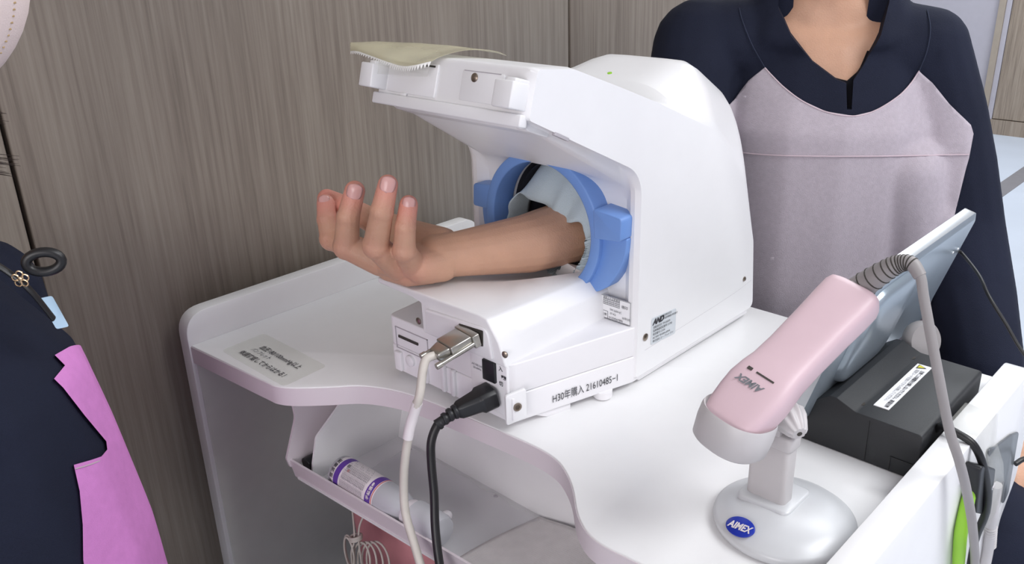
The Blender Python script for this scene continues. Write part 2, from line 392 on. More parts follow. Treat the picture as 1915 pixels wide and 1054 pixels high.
# ================================================================== BLOOD PRESSURE MONITOR
mon = thing('blood_pressure_monitor', 'white automatic arm-tunnel blood pressure monitor with a blue ring, standing on the desk', 'blood pressure monitor', (-0.649, 0.78, DZ))
side = [(0.727, 0.732, 0.004), (0.727, 0.978, 0.045), (0.555, 1.063, 0.004), (0.568, 1.106, 0.006), (0.617, 1.100, 0.006), (0.69, 1.073, 0.01), (0.75, 1.050, 0.02), (0.80, 1.029, 0.02), (0.872, 1.000, 0.05), (0.948, 0.930, 0.05), (0.985, 0.83, 0.05), (0.996, 0.732, 0.010)]
cent = [(0.739, 0.732, 0.004), (0.737, 0.957, 0.030), (0.555, 1.063, 0.004), (0.568, 1.106, 0.006), (0.617, 1.100, 0.006), (0.69, 1.069, 0.01), (0.775, 1.038, 0.02), (0.825, 1.051, 0.03), (0.915, 1.069, 0.06), (1.012, 1.012, 0.07), (1.035, 0.88, 0.06), (1.005, 0.732, 0.012)]
xr, xl = -0.518, -0.778
rings = []
ts = [0, 0.006, 0.012, 0.018, 0.024, 0.03, 0.04, 0.05, 0.062, 0.078, 0.10, 0.13]
ts2 = [(t, +1) for t in ts] + [(t, -1) for t in ts[-2::-1]]
NF = 8
for t, sgn in ts2:
    g = math.sin(PI/2*min(1, t/0.085)); gi = max(0, min(1, (t-0.010)/0.014)); gi = gi*gi*(3-2*gi)
    poly = []
    for k, (s_, c_) in enumerate(zip(side, cent)):
        gg = gi if k < 2 else g
        poly.append((s_[0]*(1-gg)+c_[0]*gg, s_[1]*(1-gg)+c_[1]*gg, s_[2]*(1-gg)+c_[2]*gg))
    # soft rounding of the outer vertical edges
    inset = 0.0
    if t == 0: inset = 0.0035
    elif t == 0.006: inset = 0.0
    cxm, cym = 0.78, 0.9
    pts = fillet(poly, NF); ring = []
    for (y, z) in pts:
        x = xr-t if sgn > 0 else xl+t
        if sgn < 0: x += 0.047*max(0, min(1, (0.70-y)/0.13))*(1-t/0.13)
        if inset:
            dy, dz = cym-y, cxm+0.12-z; L = math.hypot(dy, dz) or 1; y += dy/L*inset; z += dz/L*inset
        ring.append(V((x, y, z)))
    rings.append(ring)
bm = bmesh.new(); b_loft(bm, rings)
hous = make('housing', bm, M['plastic'], mon, 40)
HC = V((-0.649, 0.74, 0.8955)); HR = 0.0765
cbm = bmesh.new(); b_lathe(cbm, [(HR, -0.022), (HR, 0.6)], HC, (0, 1, 0), 64)
cut(hous, make('c', cbm, M['plastic'])); sharp(hous, 30)
# liner of the tunnel
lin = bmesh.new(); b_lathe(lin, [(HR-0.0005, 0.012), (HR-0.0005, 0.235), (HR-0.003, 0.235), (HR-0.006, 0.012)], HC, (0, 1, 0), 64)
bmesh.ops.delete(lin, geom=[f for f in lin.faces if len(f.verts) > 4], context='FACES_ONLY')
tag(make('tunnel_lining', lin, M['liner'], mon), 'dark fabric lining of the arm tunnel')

# blue ring with two lugs and a wider skirt at lower right
def ring_solid(name, r0, r1, y0, y1, a0=0, a1=360, m=M['blue'], zsc=1.0, r1f=None, n=72):
    bm = bmesh.new(); secs = []; full = abs(a1-a0) >= 360
    k = n if full else n+1
    for i in range(k):
        a = math.radians(a0+(a1-a0)*i/n); d = V((math.cos(a), 0, math.sin(a)*zsc)); ro = r1f(a) if r1f else r1
        secs.append([HC+d*r0+V((0, y0-HC.y, 0)), HC+d*ro+V((0, y0-HC.y, 0)), HC+d*ro+V((0, y1-HC.y, 0)), HC+d*r0+V((0, y1-HC.y, 0))])
    if full: secs.append(secs[0])
    b_loft(bm, secs, True, not full)
    bmesh.ops.remove_doubles(bm, verts=bm.verts, dist=1e-6)
    return bev(make(name, bm, m, mon), 0.0018, 2)
ring_solid('tunnel_ring', 0.0755, 0.0885, 0.713, 0.748)
def skirt_r(a):
    d = math.degrees(a); K_ = [(-60, 0.0895), (-47, 0.0945), (-38, 0.103), (-29, 0.110), (-18, 0.114), (-4, 0.1195), (4, 0.121)]
    for (p, q), (r, t) in zip(K_, K_[1:]):
        if d <= r: return q+(t-q)*max(0, (d-p)/(r-p))
    return 0.12
ring_solid('ring_skirt', 0.086, 0.10, 0.720, 0.745, -60, 4, r1f=skirt_r)
ring_solid('ring_skirt', 0.086, 0.10, 0.722, 0.745, 174, 205, r1f=lambda a: 0.104)
prism('ring_lug', fillet([(-0.564, 0.900, 0.003), (-0.528, 0.904, 0.004), (-0.527, 0.930, 0.005), (-0.566, 0.934, 0.003)], 4), 1, 0.708, 0.745, M['blue'], mon, 0.002, 2)
prism('ring_lug', fillet([(-0.764, 0.898, 0.004), (-0.728, 0.898, 0.004), (-0.728, 0.930, 0.005), (-0.762, 0.927, 0.005)], 4), 1, 0.716, 0.745, M['blue'], mon, 0.002, 2)
prism('ring_catch', [(-0.606, 0.822), (-0.584, 0.808), (-0.572, 0.826), (-0.585, 0.838)], 1, 0.711, 0.735, M['blue'], mon, 0.001, 1)

# pale cloth sleeve gathered round the arm inside the ring
def cloth(name, outer, inner, yo, yi, n=10, wave=0.0015, bulge=0.006):
    a = catmull([V((p[0], 0, p[1])) for p in outer], 10); b = catmull([V((p[0], 0, p[1])) for p in inner], 10)
    N_ = 90; rows = []
    for k in range(n+1):
        u = k/n; row = []
        for i in range(N_):
            t = i/(N_-1); p = a[int(t*(len(a)-1))].lerp(b[int(t*(len(b)-1))], u)
            y = yo*(1-u)+yi*u-bulge*math.sin(PI*u)+wave*(0.4+u)*math.sin(i*0.33+2*math.sin(i*0.11))
            row.append(V((p.x, y, p.z)))
        rows.append(row)
    bm = bmesh.new(); b_loft(bm, rows, False, False); o = make(name, bm, M['cuffcloth'], mon, 180)
    sd = o.modifiers.new('s', 'SOLIDIFY'); sd.thickness = 0.0012; bake(o); return tag(o, 'pale blue-grey gathered cloth inside the ring')
cloth('cuff_cloth', [(-0.7180, 0.868), (-0.7160, 0.892), (-0.709, 0.918), (-0.698, 0.944), (-0.681, 0.963), (-0.655, 0.9695), (-0.627, 0.966), (-0.601, 0.953), (-0.584, 0.932), (-0.5755, 0.905), (-0.575, 0.885)],
      [(-0.7250, 0.884), (-0.7172, 0.9060), (-0.7052, 0.920), (-0.6939, 0.9195), (-0.684, 0.9169), (-0.6632, 0.9146), (-0.6454, 0.9058), (-0.6267, 0.8997), (-0.6083, 0.9028), (-0.6015, 0.8926), (-0.5945, 0.8780)], 0.768, 0.735)
cloth('cuff_cloth', [(-0.5755, 0.898), (-0.5775, 0.872), (-0.590, 0.848), (-0.604, 0.833)], [(-0.5960, 0.886), (-0.5985, 0.866), (-0.6119, 0.8440), (-0.6200, 0.8300)], 0.752, 0.732, 6, 0.0006, 0.002)
cloth('cuff_cloth', [(-0.700, 0.8400), (-0.672, 0.8330), (-0.645, 0.8320), (-0.618, 0.8380)], [(-0.690, 0.8270), (-0.668, 0.8245), (-0.645, 0.8235), (-0.618, 0.8260)], 0.790, 0.735, 6, 0.002, 0.0)

# base
def base_ring(z, e=0.0):
    return fillet([(-0.765-e, 0.570-e, 0.010), (-0.564+e, 0.570-e, 0.010), (-0.5205+e, 0.727, 0.002), (-0.519+e, 0.985, 0.01), (-0.776-e, 0.985, 0.01), (-0.777-e, 0.727, 0.002)], 5)
for z0, z1, e in ((0.7285, 0.7617, 0.0), (0.7620, 0.7985, -0.0003)):
    bm = bmesh.new(); b_loft(bm, [[V((p[0], p[1], z)) for p in base_ring(z, e)] for z in (z0, z1)])
    bev(make('base_shell', bm, M['plastic_base'], mon), 0.004 if z1 > 0.78 else 0.002, 3)
for (x, y) in ((-0.5355, 0.690), (-0.60, 0.955), (-0.735, 0.955), (-0.74, 0.70)):
    lathe('foot', [(0.009, 0), (0.011, 0.002), (0.011, 0.010)], (x, y, 0.7203), (0, 0, 1), M['plastic_base'], mon, 24)
oprism('foot_block', [(0, 0), (0.050, 0), (0.050, 0.0125), (0.026, 0.0125)][::1], (-0.5595, 0.598, 0.7290), (0.043, 0.157, 0), (0, 0, -1), 0.02, M['plastic_base'], mon, 0.0006, 1)
box('hull_plinth', (-0.775, 0.742, 0.7235), (-0.523, 0.99, 0.7335), M['plastic_base'], mon, 0.002)

# arm rest: deck, column and flared right flank
secs = []
for y, off in ((0.566, 0), (0.60, 0), (0.66, 0), (0.725, 0), (0.742, 0)):
    t = (y-0.566)/0.16
    dk = 0.8465
    x0 = -0.592*(1-t)-0.582*t; z0 = dk
    x1 = -0.576*(1-t)-0.567*t; z1 = 0.823*(1-t)+0.829*t
    x2 = -0.566*(1-t)-0.562*t; z2 = 0.800
    secs.append([V((-0.774, y, dk-0.0015)), V((x0-0.012, y, dk)), V((x0, y, dk-0.002)), V((x1, y, z1)), V((x2, y, z2-0.004)), V((-0.699, y+0.002, z2-0.004)), V((-0.700, y+0.002, 0.832)), V((-0.712, y, 0.8365)), V((-0.772, y, 0.838))])
bm = bmesh.new(); b_loft(bm, secs)
rest = bev(make('arm_rest', bm, M['plastic'], mon), 0.0022, 3, 20)
cbm = bmesh.new(); axd = V((0.045, 0.125, -0.022)).normalized()
b_lathe(cbm, [(0.0725, -0.25), (0.0725, 0.012)], V((-0.649, 0.742, 0.8975)), axd, 64)
cut(rest, make('c', cbm, M['plastic'])); sharp(rest, 35)

# connector panel on the front of the arm rest column
fy = 0.5655
fr = fillet([(-0.688, 0.800, 0.002), (-0.583, 0.800, 0.004), (-0.590, 0.835, 0.012), (-0.688, 0.829, 0.003)], 5)
prism('connector_panel', fr, 1, fy-0.002, fy+0.006, M['plastic_base'], mon, 0.0012, 2)
tag(prism('connector_recess', fillet([(-0.632, 0.8095, 0.001), (-0.596, 0.8130, 0.001), (-0.595, 0.8315, 0.001), (-0.632, 0.829, 0.001)], 2), 1, fy-0.0026, fy, M['slotdark'], mon), 'dark recess round the serial port')
bm = bmesh.new()
for seg_ in (((-0.752, 0.760), (-0.695, 0.760)), ((-0.752, 0.787), (-0.695, 0.787)), ((-0.752, 0.760), (-0.752, 0.787)), ((-0.695, 0.760), (-0.695, 0.787))):
    (a, b), (c, d) = seg_; b_box(bm, (min(a, c)-0.0004, 0.5692, min(b, d)-0.0004), (max(a, c)+0.0004, 0.5706, max(b, d)+0.0004))
tag(make('cover_groove', bm, M['groove'], mon), 'shallow groove of a cover plate')
tag(box('card_slot', (-0.747, 0.5688, 0.7745), (-0.712, 0.571, 0.7775), M['slotdark'], mon), 'dark card slot')
for (x, z, s) in ((-0.748, 0.744, 0.006), (-0.700, 0.744, 0.004), (-0.668, 0.752, 0.003), (-0.652, 0.752, 0.003)):
    box('moulded_rib', (x-s, 0.5655, 0.731), (x+s, 0.571, z+0.012), M['plastic_base'], mon, 0.0015, 2)
tag(lathe('round_button', [(0.007, 0), (0.007, 0.004), (0.0055, 0.005), (0.0, 0.005)], (-0.727, 0.5705, 0.750), (0, -1, 0), M['plastic_base'], mon, 24), 'white round moulding')
box('power_panel', (-0.622, 0.5675, 0.736), (-0.5665, 0.572, 0.7975), M['plastic_base'], mon, 0.0015, 2)
bm = bmesh.new(); b_box(bm, (-0.6008, 0.5645, 0.7725), (-0.5818, 0.570, 0.7965))
sw = bev(make('power_switch', bm, M['black'], mon), 0.001, 2); tag(sw, 'black rocker power switch')
text('入', 0.006, (-0.578, 0.5672, 0.790), (1, 0, 0), (0, 0, 1), M['ink'], mon, bold=0.0001)
text('切', 0.006, (-0.578, 0.5672, 0.7725), (1, 0, 0), (0, 0, 1), M['ink'], mon, bold=0.0001)
text('電源', 0.0052, (-0.5745, 0.5672, 0.781), (1, 0, 0), (0, 0, 1), M['ink'], mon, bold=0.0002, sx=0.7)
text('AC100-240V', 0.0036, (-0.619, 0.5672, 0.7835), (1, 0, 0), (0, 0, 1), M['inklight'], mon)
text('50-60Hz', 0.0036, (-0.617, 0.5672, 0.7795), (1, 0, 0), (0, 0, 1), M['inklight'], mon)
def screw(loc, ax, r=0.0045, parent=mon):
    s = lathe('screw', [(r, 0), (r, 0.0008), (r*0.6, 0.0018), (0, 0.002)], loc, ax, M['brass'], parent, 20); return s
screw((-0.706, 0.5685, 0.8080), (0, -1, 0), 0.0042); screw((-0.5700, 0.5690, 0.8100), (0.3, -1, 0), 0.0038)
# square bracket with a metal-lined hole at the front right corner of the base
bd = V((0.40, 0.92, 0)).normalized(); bo = V((-0.5577, 0.5560, 0.7345))
box('bracket_arm', (-0.566, 0.562, 0.740), (-0.554, 0.574, 0.766), M['plastic_base'], mon, 0.001)
brk = oprism('cable_bracket', fillet([(0, 0.0, 0.003), (0.0235, 0.0045, 0.003), (0.0235, 0.0395, 0.003), (0, 0.0355, 0.003)], 4), bo-V((0.0045, -0.002, 0)), bd, (0, 0, 1), 0.0045, M['plastic'], mon, 0.001, 2)
tag(lathe('bracket_bush', [(0.0048, 0), (0.0048, 0.0006), (0.003, 0.0006), (0.003, 0.0)], bo+bd*0.0125+V((0, 0, 0.0205))+bd.cross(V((0, 0, 1)))*0.0003, bd.cross(V((0, 0, 1))), M['brass'], mon, 24), 'metal bush in the bracket hole')

# print on the base side
sd_ = V((0.043, 0.157, 0)).normalized(); sn = V((sd_.y, -sd_.x, 0))
text('H30年購入 21610485−1', 0.0125, V((-0.5518, 0.6195, 0.7385))+sn*0.0022, sd_, (0, 0, 1), M['ink'], mon, sx=0.72)
# service labels
lb = box('rating_label', (-0.568, 0.7262, 0.7995), (-0.5255, 0.7268, 0.8275), M['paper'], mon)
def label_lines(o, xd, yd, w_, h, rows, m, par, sz):
    for i, r in enumerate(rows): text(r, sz, V(o)+V(yd)*(h-(i+1)*h/(len(rows)+0.3)), xd, yd, m, par)
bm = bmesh.new()
for z in (0.7997, 0.8271): b_box(bm, (-0.5678, 0.7258, z-0.0002), (-0.5257, 0.7263, z+0.0002))
for x in (-0.5676, -0.5259): b_box(bm, (x-0.0002, 0.7258, 0.7997), (x+0.0002, 0.7263, 0.8271))
for z in (0.8235, 0.8212, 0.8190, 0.8168): b_box(bm, (-0.564, 0.7258, z-0.0002), (-0.541, 0.7263, z+0.0002))
for k in range(12): b_box(bm, (-0.564+k*0.0021-0.0001, 0.7258, 0.8168), (-0.564+k*0.0021+0.0001, 0.7263, 0.8235))
b_box(bm, (-0.5676, 0.7258, 0.8083), (-0.5575, 0.7263, 0.8087)); b_box(bm, (-0.5577, 0.7258, 0.7997), (-0.5573, 0.7263, 0.8087))
tag(make('label_rules', bm, M['inklight'], lb), 'thin ruled lines')
for s, x, z, sz in (('使用上の注意事項', -0.564, 0.8243, 0.0030), ('検印', -0.538, 0.818, 0.0045), ('TM-2655-JC', -0.5545, 0.8108, 0.0034), ('07-K2', -0.554, 0.8062, 0.0034), ('30年5月', -0.537, 0.805, 0.0034), ('点検', -0.566, 0.803, 0.0036), ('01234567890', -0.5555, 0.8008, 0.0036)):
    text(s, sz, (x, 0.7258, z), (1, 0, 0), (0, 0, 1), M['ink'], lb)
lb2 = prism('maker_label', fillet([(0.756, 0.7665, 0.003), (0.806, 0.7635, 0.003), (0.806, 0.7965, 0.003), (0.756, 0.8005, 0.003)], 4), 0, -0.5179, -0.5174, M['sticker'], mon)
text('AND', 0.0095, (-0.5174, 0.7585, 0.7915), (0, 1, -0.05), (0, 0, 1), M['ink'], lb2, name='maker_logo', bold=0.0006, shear=0.3)
for i, s in enumerate(('自動血圧計 TM-2655P-', '医療機器認証番号 21700', '製造番号 C3-04', 'AC100V 50-60Hz 60VA', '株式会社 エー アンド デイ')):
    text(s, 0.0036, (-0.5174, 0.759, 0.7865-i*0.0044), (0, 1, -0.06), (0, 0, 1), M['ink'], lb2)
for s, y0_, z0_ in (('全自動血圧計', 0.778, 0.7955), ('管理医療機器 特定保守', 0.778, 0.7915)): text(s, 0.0030, (-0.5174, y0_, z0_), (0, 1, -0.06), (0, 0, 1), M['ink'], lb2)
screw((-0.5178, 0.745, 0.781), (1, 0, 0), 0.0045); screw((-0.5178, 0.965, 0.784), (1, 0, 0), 0.0032)
# seam lines on the right flank
bm = bmesh.new(); b_tube(bm, catmull([(-0.5183, 0.745, 0.7640), (-0.5183, 0.84, 0.7670), (-0.5183, 0.94, 0.771), (-0.5183, 0.985, 0.776)], 6), 0.0004, 6)
tag(make('flank_seam', bm, M['groove'], mon), 'fine moulding seam')
# walking-figure mark on the left of the tunnel
bm = bmesh.new()
for a, b in (((0, 8), (0, 4)), ((0, 4), (-2, 0)), ((0, 4), (2, 0.5)), ((0, 7), (-2.2, 4.5)), ((0, 7), (2.2, 5))):
    b_tube(bm, [V((-0.7595+a[0]*0.0011, 0.7385, 0.946+a[1]*0.0011)), V((-0.7595+b[0]*0.0011, 0.7385, 0.946+b[1]*0.0011))], 0.0006, 6)
b_lathe(bm, [(0.0012, 0), (0.0012, 0.0006)], (-0.7595, 0.7385, 0.9562), (0, -1, 0), 12)
tag(make('figure_mark', bm, M['ink'], mon), 'small printed figure mark')

# ---- head details: front face runs x -0.725..-0.53 at y about 0.557..0.566, z 1.063..1.106
hn = V((0, -0.96, 0.29)).normalized(); hx = V((1, 0, 0)); hu = V((0, 0.29, 0.96)).normalized()
h0 = V((0, 0.5546, 1.063))       # point on the head front face at its lower edge
def hp(x, s, out=0.0): return V((x, h0.y, h0.z))+hu*s-V((0, 1, 0)).normalized()*0+V((0, -0.96, 0.29))*out
def hbox(name, x0, x1, s0, s1, o0, o1, m, bw=0.001, par=mon):
    return oprism(name, [(0, 0), (x1-x0, 0), (x1-x0, s1-s0), (0, s1-s0)], hp(x0, s0, o0), hx, hu, o1-o0, m, par, bw, 2)
# the outline above is drawn so that hx x hu points out of the face
hbox('front_strip', -0.731, -0.5215, -0.008, 0.0035, -0.006, 0.004, M['plastic'], 0.0015)
hbox('paper_door', -0.712, -0.640, 0.006, 0.038, -0.001, 0.0016, M['plastic'], 0.001)
tag(hbox('paper_slot', -0.706, -0.644, 0.0345, 0.0362, 0.0, 0.0022, M['slotdark'], 0), 'dark paper slot')
tag(hbox('door_catch', -0.689, -0.681, 0.0035, 0.0065, 0.0, 0.0028, M['plastic'], 0.0006), 'small door catch')
hbox('service_cover', -0.606, -0.552, 0.008, 0.036, -0.001, 0.0012, M['plastic'], 0.0008)
tag(hbox('cover_groove', -0.604, -0.556, 0.0352, 0.0360, 0.0, 0.0014, M['groove'], 0), 'fine groove')
screw(hp(-0.589, 0.0300, 0.0012), (0, -0.96, 0.29), 0.0042)
for x0, x1 in ((-0.736, -0.716), (-0.545, -0.522)):
    hbox('hook_block', x0, x1, 0.0065, 0.0305, -0.002, 0.020, M['plastic'], 0.0015)
    hbox('hook_tab', x0+0.010, x1-0.001, 0.028, 0.0335, -0.002, 0.017, M['plastic'], 0.001)
lathe('hook_pin', [(0.005, 0), (0.005, 0.012), (0.003, 0.0135), (0, 0.014)], (-0.5345, 0.566, 1.064), (0, 0.0, -1), M['plastic'], mon, 20)
# rounded lower lip of the head
prism('lower_lip', fillet([(0.560, 1.058, 0.004), (0.573, 1.047, 0.003), (0.600, 1.036, 0.003), (0.60, 1.052, 0.003), (0.566, 1.066, 0.003)], 4), 0, -0.722, -0.532, M['plastic'], mon, 0.002, 2)
tag(oprism('flank_slot', fillet([(0, 0, 0.002), (0.022, 0, 0.002), (0.022, 0.005, 0.002), (0, 0.005, 0.002)], 3), (-0.5215, 0.592, 1.0455), (0, 0.9, -0.44), (1, 0, 0), 0.003, M['groove'], mon), 'shallow grey slot')
# small green lamp behind the ridge
tag(lathe('indicator_lamp', [(0.0025, 0), (0.0025, 0.001), (0, 0.0016)], (-0.556, 0.722, 1.0775), (0, -0.2, 1), M['green'], mon, 12), 'tiny green lamp')

# yellowed clear tape lying over the head, its torn edge toward the camera
tp = thing('adhesive_tape', 'strip of yellowed clear tape with a serrated edge stuck over the top of the monitor', 'tape', (-0.68, 0.6, 1.106))
edge = [(-0.770, 0.5565, 1.104), (-0.752, 0.552, 1.1055), (-0.735, 0.549, 1.1045), (-0.715, 0.5465, 1.1025), (-0.700, 0.5445, 1.101), (-0.685, 0.543, 1.0995), (-0.672, 0.542, 1.0985), (-0.660, 0.541, 1.099), (-0.648, 0.543, 1.101), (-0.634, 0.549, 1.1045)]
ed = catmull(edge, 8)
far = [V((-0.800, 0.580, 1.101)), V((-0.760, 0.628, 1.1015)), V((-0.700, 0.640, 1.103)), V((-0.650, 0.645, 1.1015)), V((-0.617, 0.634, 1.1015))]
fe = catmull(far, 20)
bm = bmesh.new(); rows = []
for k in range(13):
    u = k/12; row = []
    for i, p in enumerate(ed):
        q = fe[int(i*(len(fe)-1)/(len(ed)-1))]; v = p.lerp(q, u); v.z += 0.0085*math.sin(PI*u)**0.7+0.001*math.sin(i*0.4+u*5)*u*(1-u)
        row.append(v)
    rows.append(row)
b_loft(bm, rows, False, False); tpo = make('tape_sheet', bm, M['tape'], tp, 180)
sd = tpo.modifiers.new('s', 'SOLIDIFY'); sd.thickness = 0.0003; bake(tpo)
bm = bmesh.new()
for i in range(0, len(ed)-2, 2):
    a, b, c = ed[i], ed[i+2], (ed[i]+ed[i+2])/2+V((0, -0.0012, -0.0022-0.002*(1 if i > 36 else 0)))
    vs = [bm.verts.new(p+V((0, 0, dz))) for dz in (0.0005, -0.0005) for p in (a, b, c)]
    bm.faces.new(vs[:3]); bm.faces.new(vs[5:2:-1])
    for j in range(3): bm.faces.new((vs[j], vs[(j+1) % 3], vs[3+(j+1) % 3], vs[3+j]))
tag(make('serrated_edge', bm, M['tapeteeth'], tp), 'white serrated edge')
bm = bmesh.new()
rows = [[V((-0.742, 0.5585, 1.1025)), V((-0.725, 0.5530, 1.102)), V((-0.640, 0.5530, 1.102))], [V((-0.747, 0.553, 1.088)), V((-0.732, 0.5475, 1.086)), V((-0.641, 0.5490, 1.090))]]
b_loft(bm, rows, False, False); o = make('hanging_flap', bm, M['cleartape'], tp); sd = o.modifiers.new('s', 'SOLIDIFY'); sd.thickness = 0.0003; bake(o)

# ================================================================== CABLES AT THE MONITOR
# serial plug with its cable
sc_ = thing('serial_cable', 'off-white serial cable with a metal plug screwed into the front of the monitor', 'cable', (-0.63, 0.53, 0.81))
pd = V((-0.17, -1.0, -0.22)).normalized(); px = V((0, 0, 1)).cross(pd).normalized(); px = V((1, 0, 0.06)).normalized(); pu = px.cross(-pd).normalized()
px = pd.cross(pu).normalized() if False else (pu.cross(-pd)).normalized()
po = V((-0.6145, 0.5640, 0.8215))
def pl(a, b, c): return po+px*a+pu*b+pd*c
def plbox(name, x0, x1, u0, u1, c0, c1, m, bw=0.001, taper=1.0):
    bm = bmesh.new()
    R = [[pl(x0*k, u0*k, c), pl(x1*k, u0*k, c), pl(x1*k, u1*k, c), pl(x0*k, u1*k, c)] for c, k in ((c0, 1), (c1, taper))]
    b_loft(bm, R); return bev(make(name, bm, m, sc_), bw, 2)
plbox('plug_flange', -0.018, 0.018, -0.0075, 0.0075, 0.0, 0.008, M['steel'])
plbox('plug_body', -0.015, 0.015, -0.0072, 0.0072, 0.008, 0.034, M['steel'], 0.0015)
plbox('plug_hood', -0.0125, 0.0125, -0.0066, 0.0066, 0.034, 0.048, M['steel'], 0.002, 0.72)
for s in (-1, 1):
    bm = bmesh.new(); b_tube(bm, [pl(s*0.0152, -0.002, 0.006), pl(s*0.0155, -0.003, 0.046), pl(s*0.0155, -0.003, 0.055)], [0.0026, 0.0026, 0.0020], 14)
    b_lathe(bm, [(0.0034, 0), (0.0034, 0.006)], pl(s*0.0155, -0.003, 0.050), pd, 14); make('thumb_screw', bm, M['steel'], sc_)
q0 = pl(0, 0, 0.046); q1 = pl(0, -0.001, 0.060)
tube('cable', [q0, q1, (-0.6190, 0.4920, 0.7770), (-0.6268, 0.487, 0.7499), (-0.6334, 0.48, 0.7113), (-0.6351, 0.474, 0.6731), (-0.6290, 0.468, 0.6396), (-0.6100, 0.462, 0.6100), (-0.5858, 0.455, 0.5800), (-0.5438, 0.45, 0.530), (-0.50, 0.45, 0.42), (-0.48, 0.50, 0.20), (-0.47, 0.56, 0.03), (-0.44, 0.66, 0.008)], 0.0047, M['cable_w'], sc_, 14)
tube('cable_sleeve', [(-0.6215, 0.4905, 0.768), (-0.6268, 0.487, 0.7499), (-0.6295, 0.4845, 0.7385), (-0.6318, 0.4820, 0.7250)], 0.0056, M['labelw'], sc_, 14)
# power plug with its cable
pc = thing('power_cord', 'black power cord with a moulded plug pushed into the front of the monitor', 'cord', (-0.60, 0.54, 0.76))
pd2 = V((-0.34, -0.92, -0.20)).normalized(); so = V((-0.5880, 0.5670, 0.7575))
bx = V((1, -0.12, 0.08)).normalized(); bu = bx.cross(-pd2).normalized(); bx = bu.cross(-pd2).normalized()
bx = (-pd2).cross(bu)*-1
def sec8(c, hw, hh, ch):
    return [so+pd2*c+bx*a+bu*b for a, b in ((-hw+ch, -hh), (hw-ch, -hh), (hw, -hh+ch), (hw, hh-ch), (hw-ch, hh), (-hw+ch, hh), (-hw, hh-ch), (-hw, -hh+ch))]
bm = bmesh.new(); b_loft(bm, [sec8(0, 0.0145, 0.0115, 0.004), sec8(0.016, 0.0145, 0.0115, 0.004), sec8(0.019, 0.0125, 0.0100, 0.004), sec8(0.040, 0.0090, 0.0085, 0.003), sec8(0.044, 0.0065, 0.0065, 0.002)])
bev(make('plug', bm, M['black'], pc), 0.001, 2)
bm = bmesh.new()
for k in range(4): b_lathe(bm, [(0.0075-k*0.0006, 0), (0.0082-k*0.0006, 0.002), (0.0075-k*0.0006, 0.0045)], so+pd2*(0.043+k*0.0062)+V((0, 0, -0.0006*k*k)), pd2, 18)
b_tube(bm, [so+pd2*0.04, so+pd2*0.068+V((0, 0, -0.005))], 0.0055, 14); make('strain_relief', bm, M['black'], pc)
e1 = so+pd2*0.066+V((0, 0, -0.0055))
tube('cable', [so+pd2*0.055+V((0, 0, -0.002)), e1, (-0.6105, 0.496, 0.7230), (-0.6070, 0.491, 0.7000), (-0.5990, 0.485, 0.668), (-0.5890, 0.475, 0.6352), (-0.5742, 0.465, 0.6036), (-0.5609, 0.46, 0.5675), (-0.545, 0.46, 0.50), (-0.52, 0.47, 0.4), (-0.51, 0.50, 0.2), (-0.50, 0.58, 0.03), (-0.47, 0.70, 0.008)], 0.0048, M['rubber'], pc, 14)

# ================================================================== TRAY UNDER THE DESK
tray = thing('under_desk_tray', 'white open tray with a low front lip hung under the desk front', 'tray', (-0.68, 0.55, 0.58))
def tl(x): return 0.4705+(x+0.868)*0.052       # front lip line
TZ = 0.575
bm = bmesh.new()
b_loft(bm, [[V((x, tl(x)+0.004, TZ-0.003)), V((x, 0.640, TZ-0.003)), V((x, 0.640, TZ)), V((x, tl(x)+0.004, TZ))] for x in (-0.860, -0.30)])
make('tray_floor', bm, M['desk'], tray)
bm = bmesh.new()
b_loft(bm, [[V((x, tl(x), 0.6005)), V((x, tl(x)+0.003, 0.6005)), V((x, tl(x)+0.010, TZ-0.003)), V((x, tl(x)+0.006, TZ-0.003))] for x in (-0.868, -0.30)])
tag(make('front_lip', bm, M['edge'], tray), 'thin front lip')
bm = bmesh.new(); b_loft(bm, [[V((x, 0.622, TZ)), V((x, 0.628, TZ)), V((x, 0.66, 0.6945)), V((x, 0.654, 0.6945))] for x in (-0.838, -0.30)])
make('back_wall', bm, M['desk'], tray)
prism('end_wall', fillet([(0.482, TZ, 0.001), (0.486, 0.600, 0.004), (0.4955, 0.634, 0.010), (0.575, 0.6940, 0.002), (0.655, 0.694, 0.002), (0.630, TZ, 0.001)], 5), 0, -0.8395, -0.8365, M['desk'], tray)
# curved bracket that carries the tray at the left
br = fillet([(0.470, 0.590, 0.002), (0.4665, 0.604, 0.006), (0.487, 0.655, 0.03), (0.484, 0.6945, 0.002), (0.62, 0.6945, 0.002), (0.62, 0.590, 0.002)], 8)
prism('hanging_bracket', br, 0, -0.8685, -0.8650, M['edge'], tray)
for nm_, (x, y) in (('rivet', (-0.80, 0.612)), ('rivet', (-0.64, 0.614))):
    lathe(nm_, [(0.003, 0), (0.0025, 0.001), (0, 0.0012)], (x, y, TZ), (0, 0, 1), M['groove'], tray, 12)
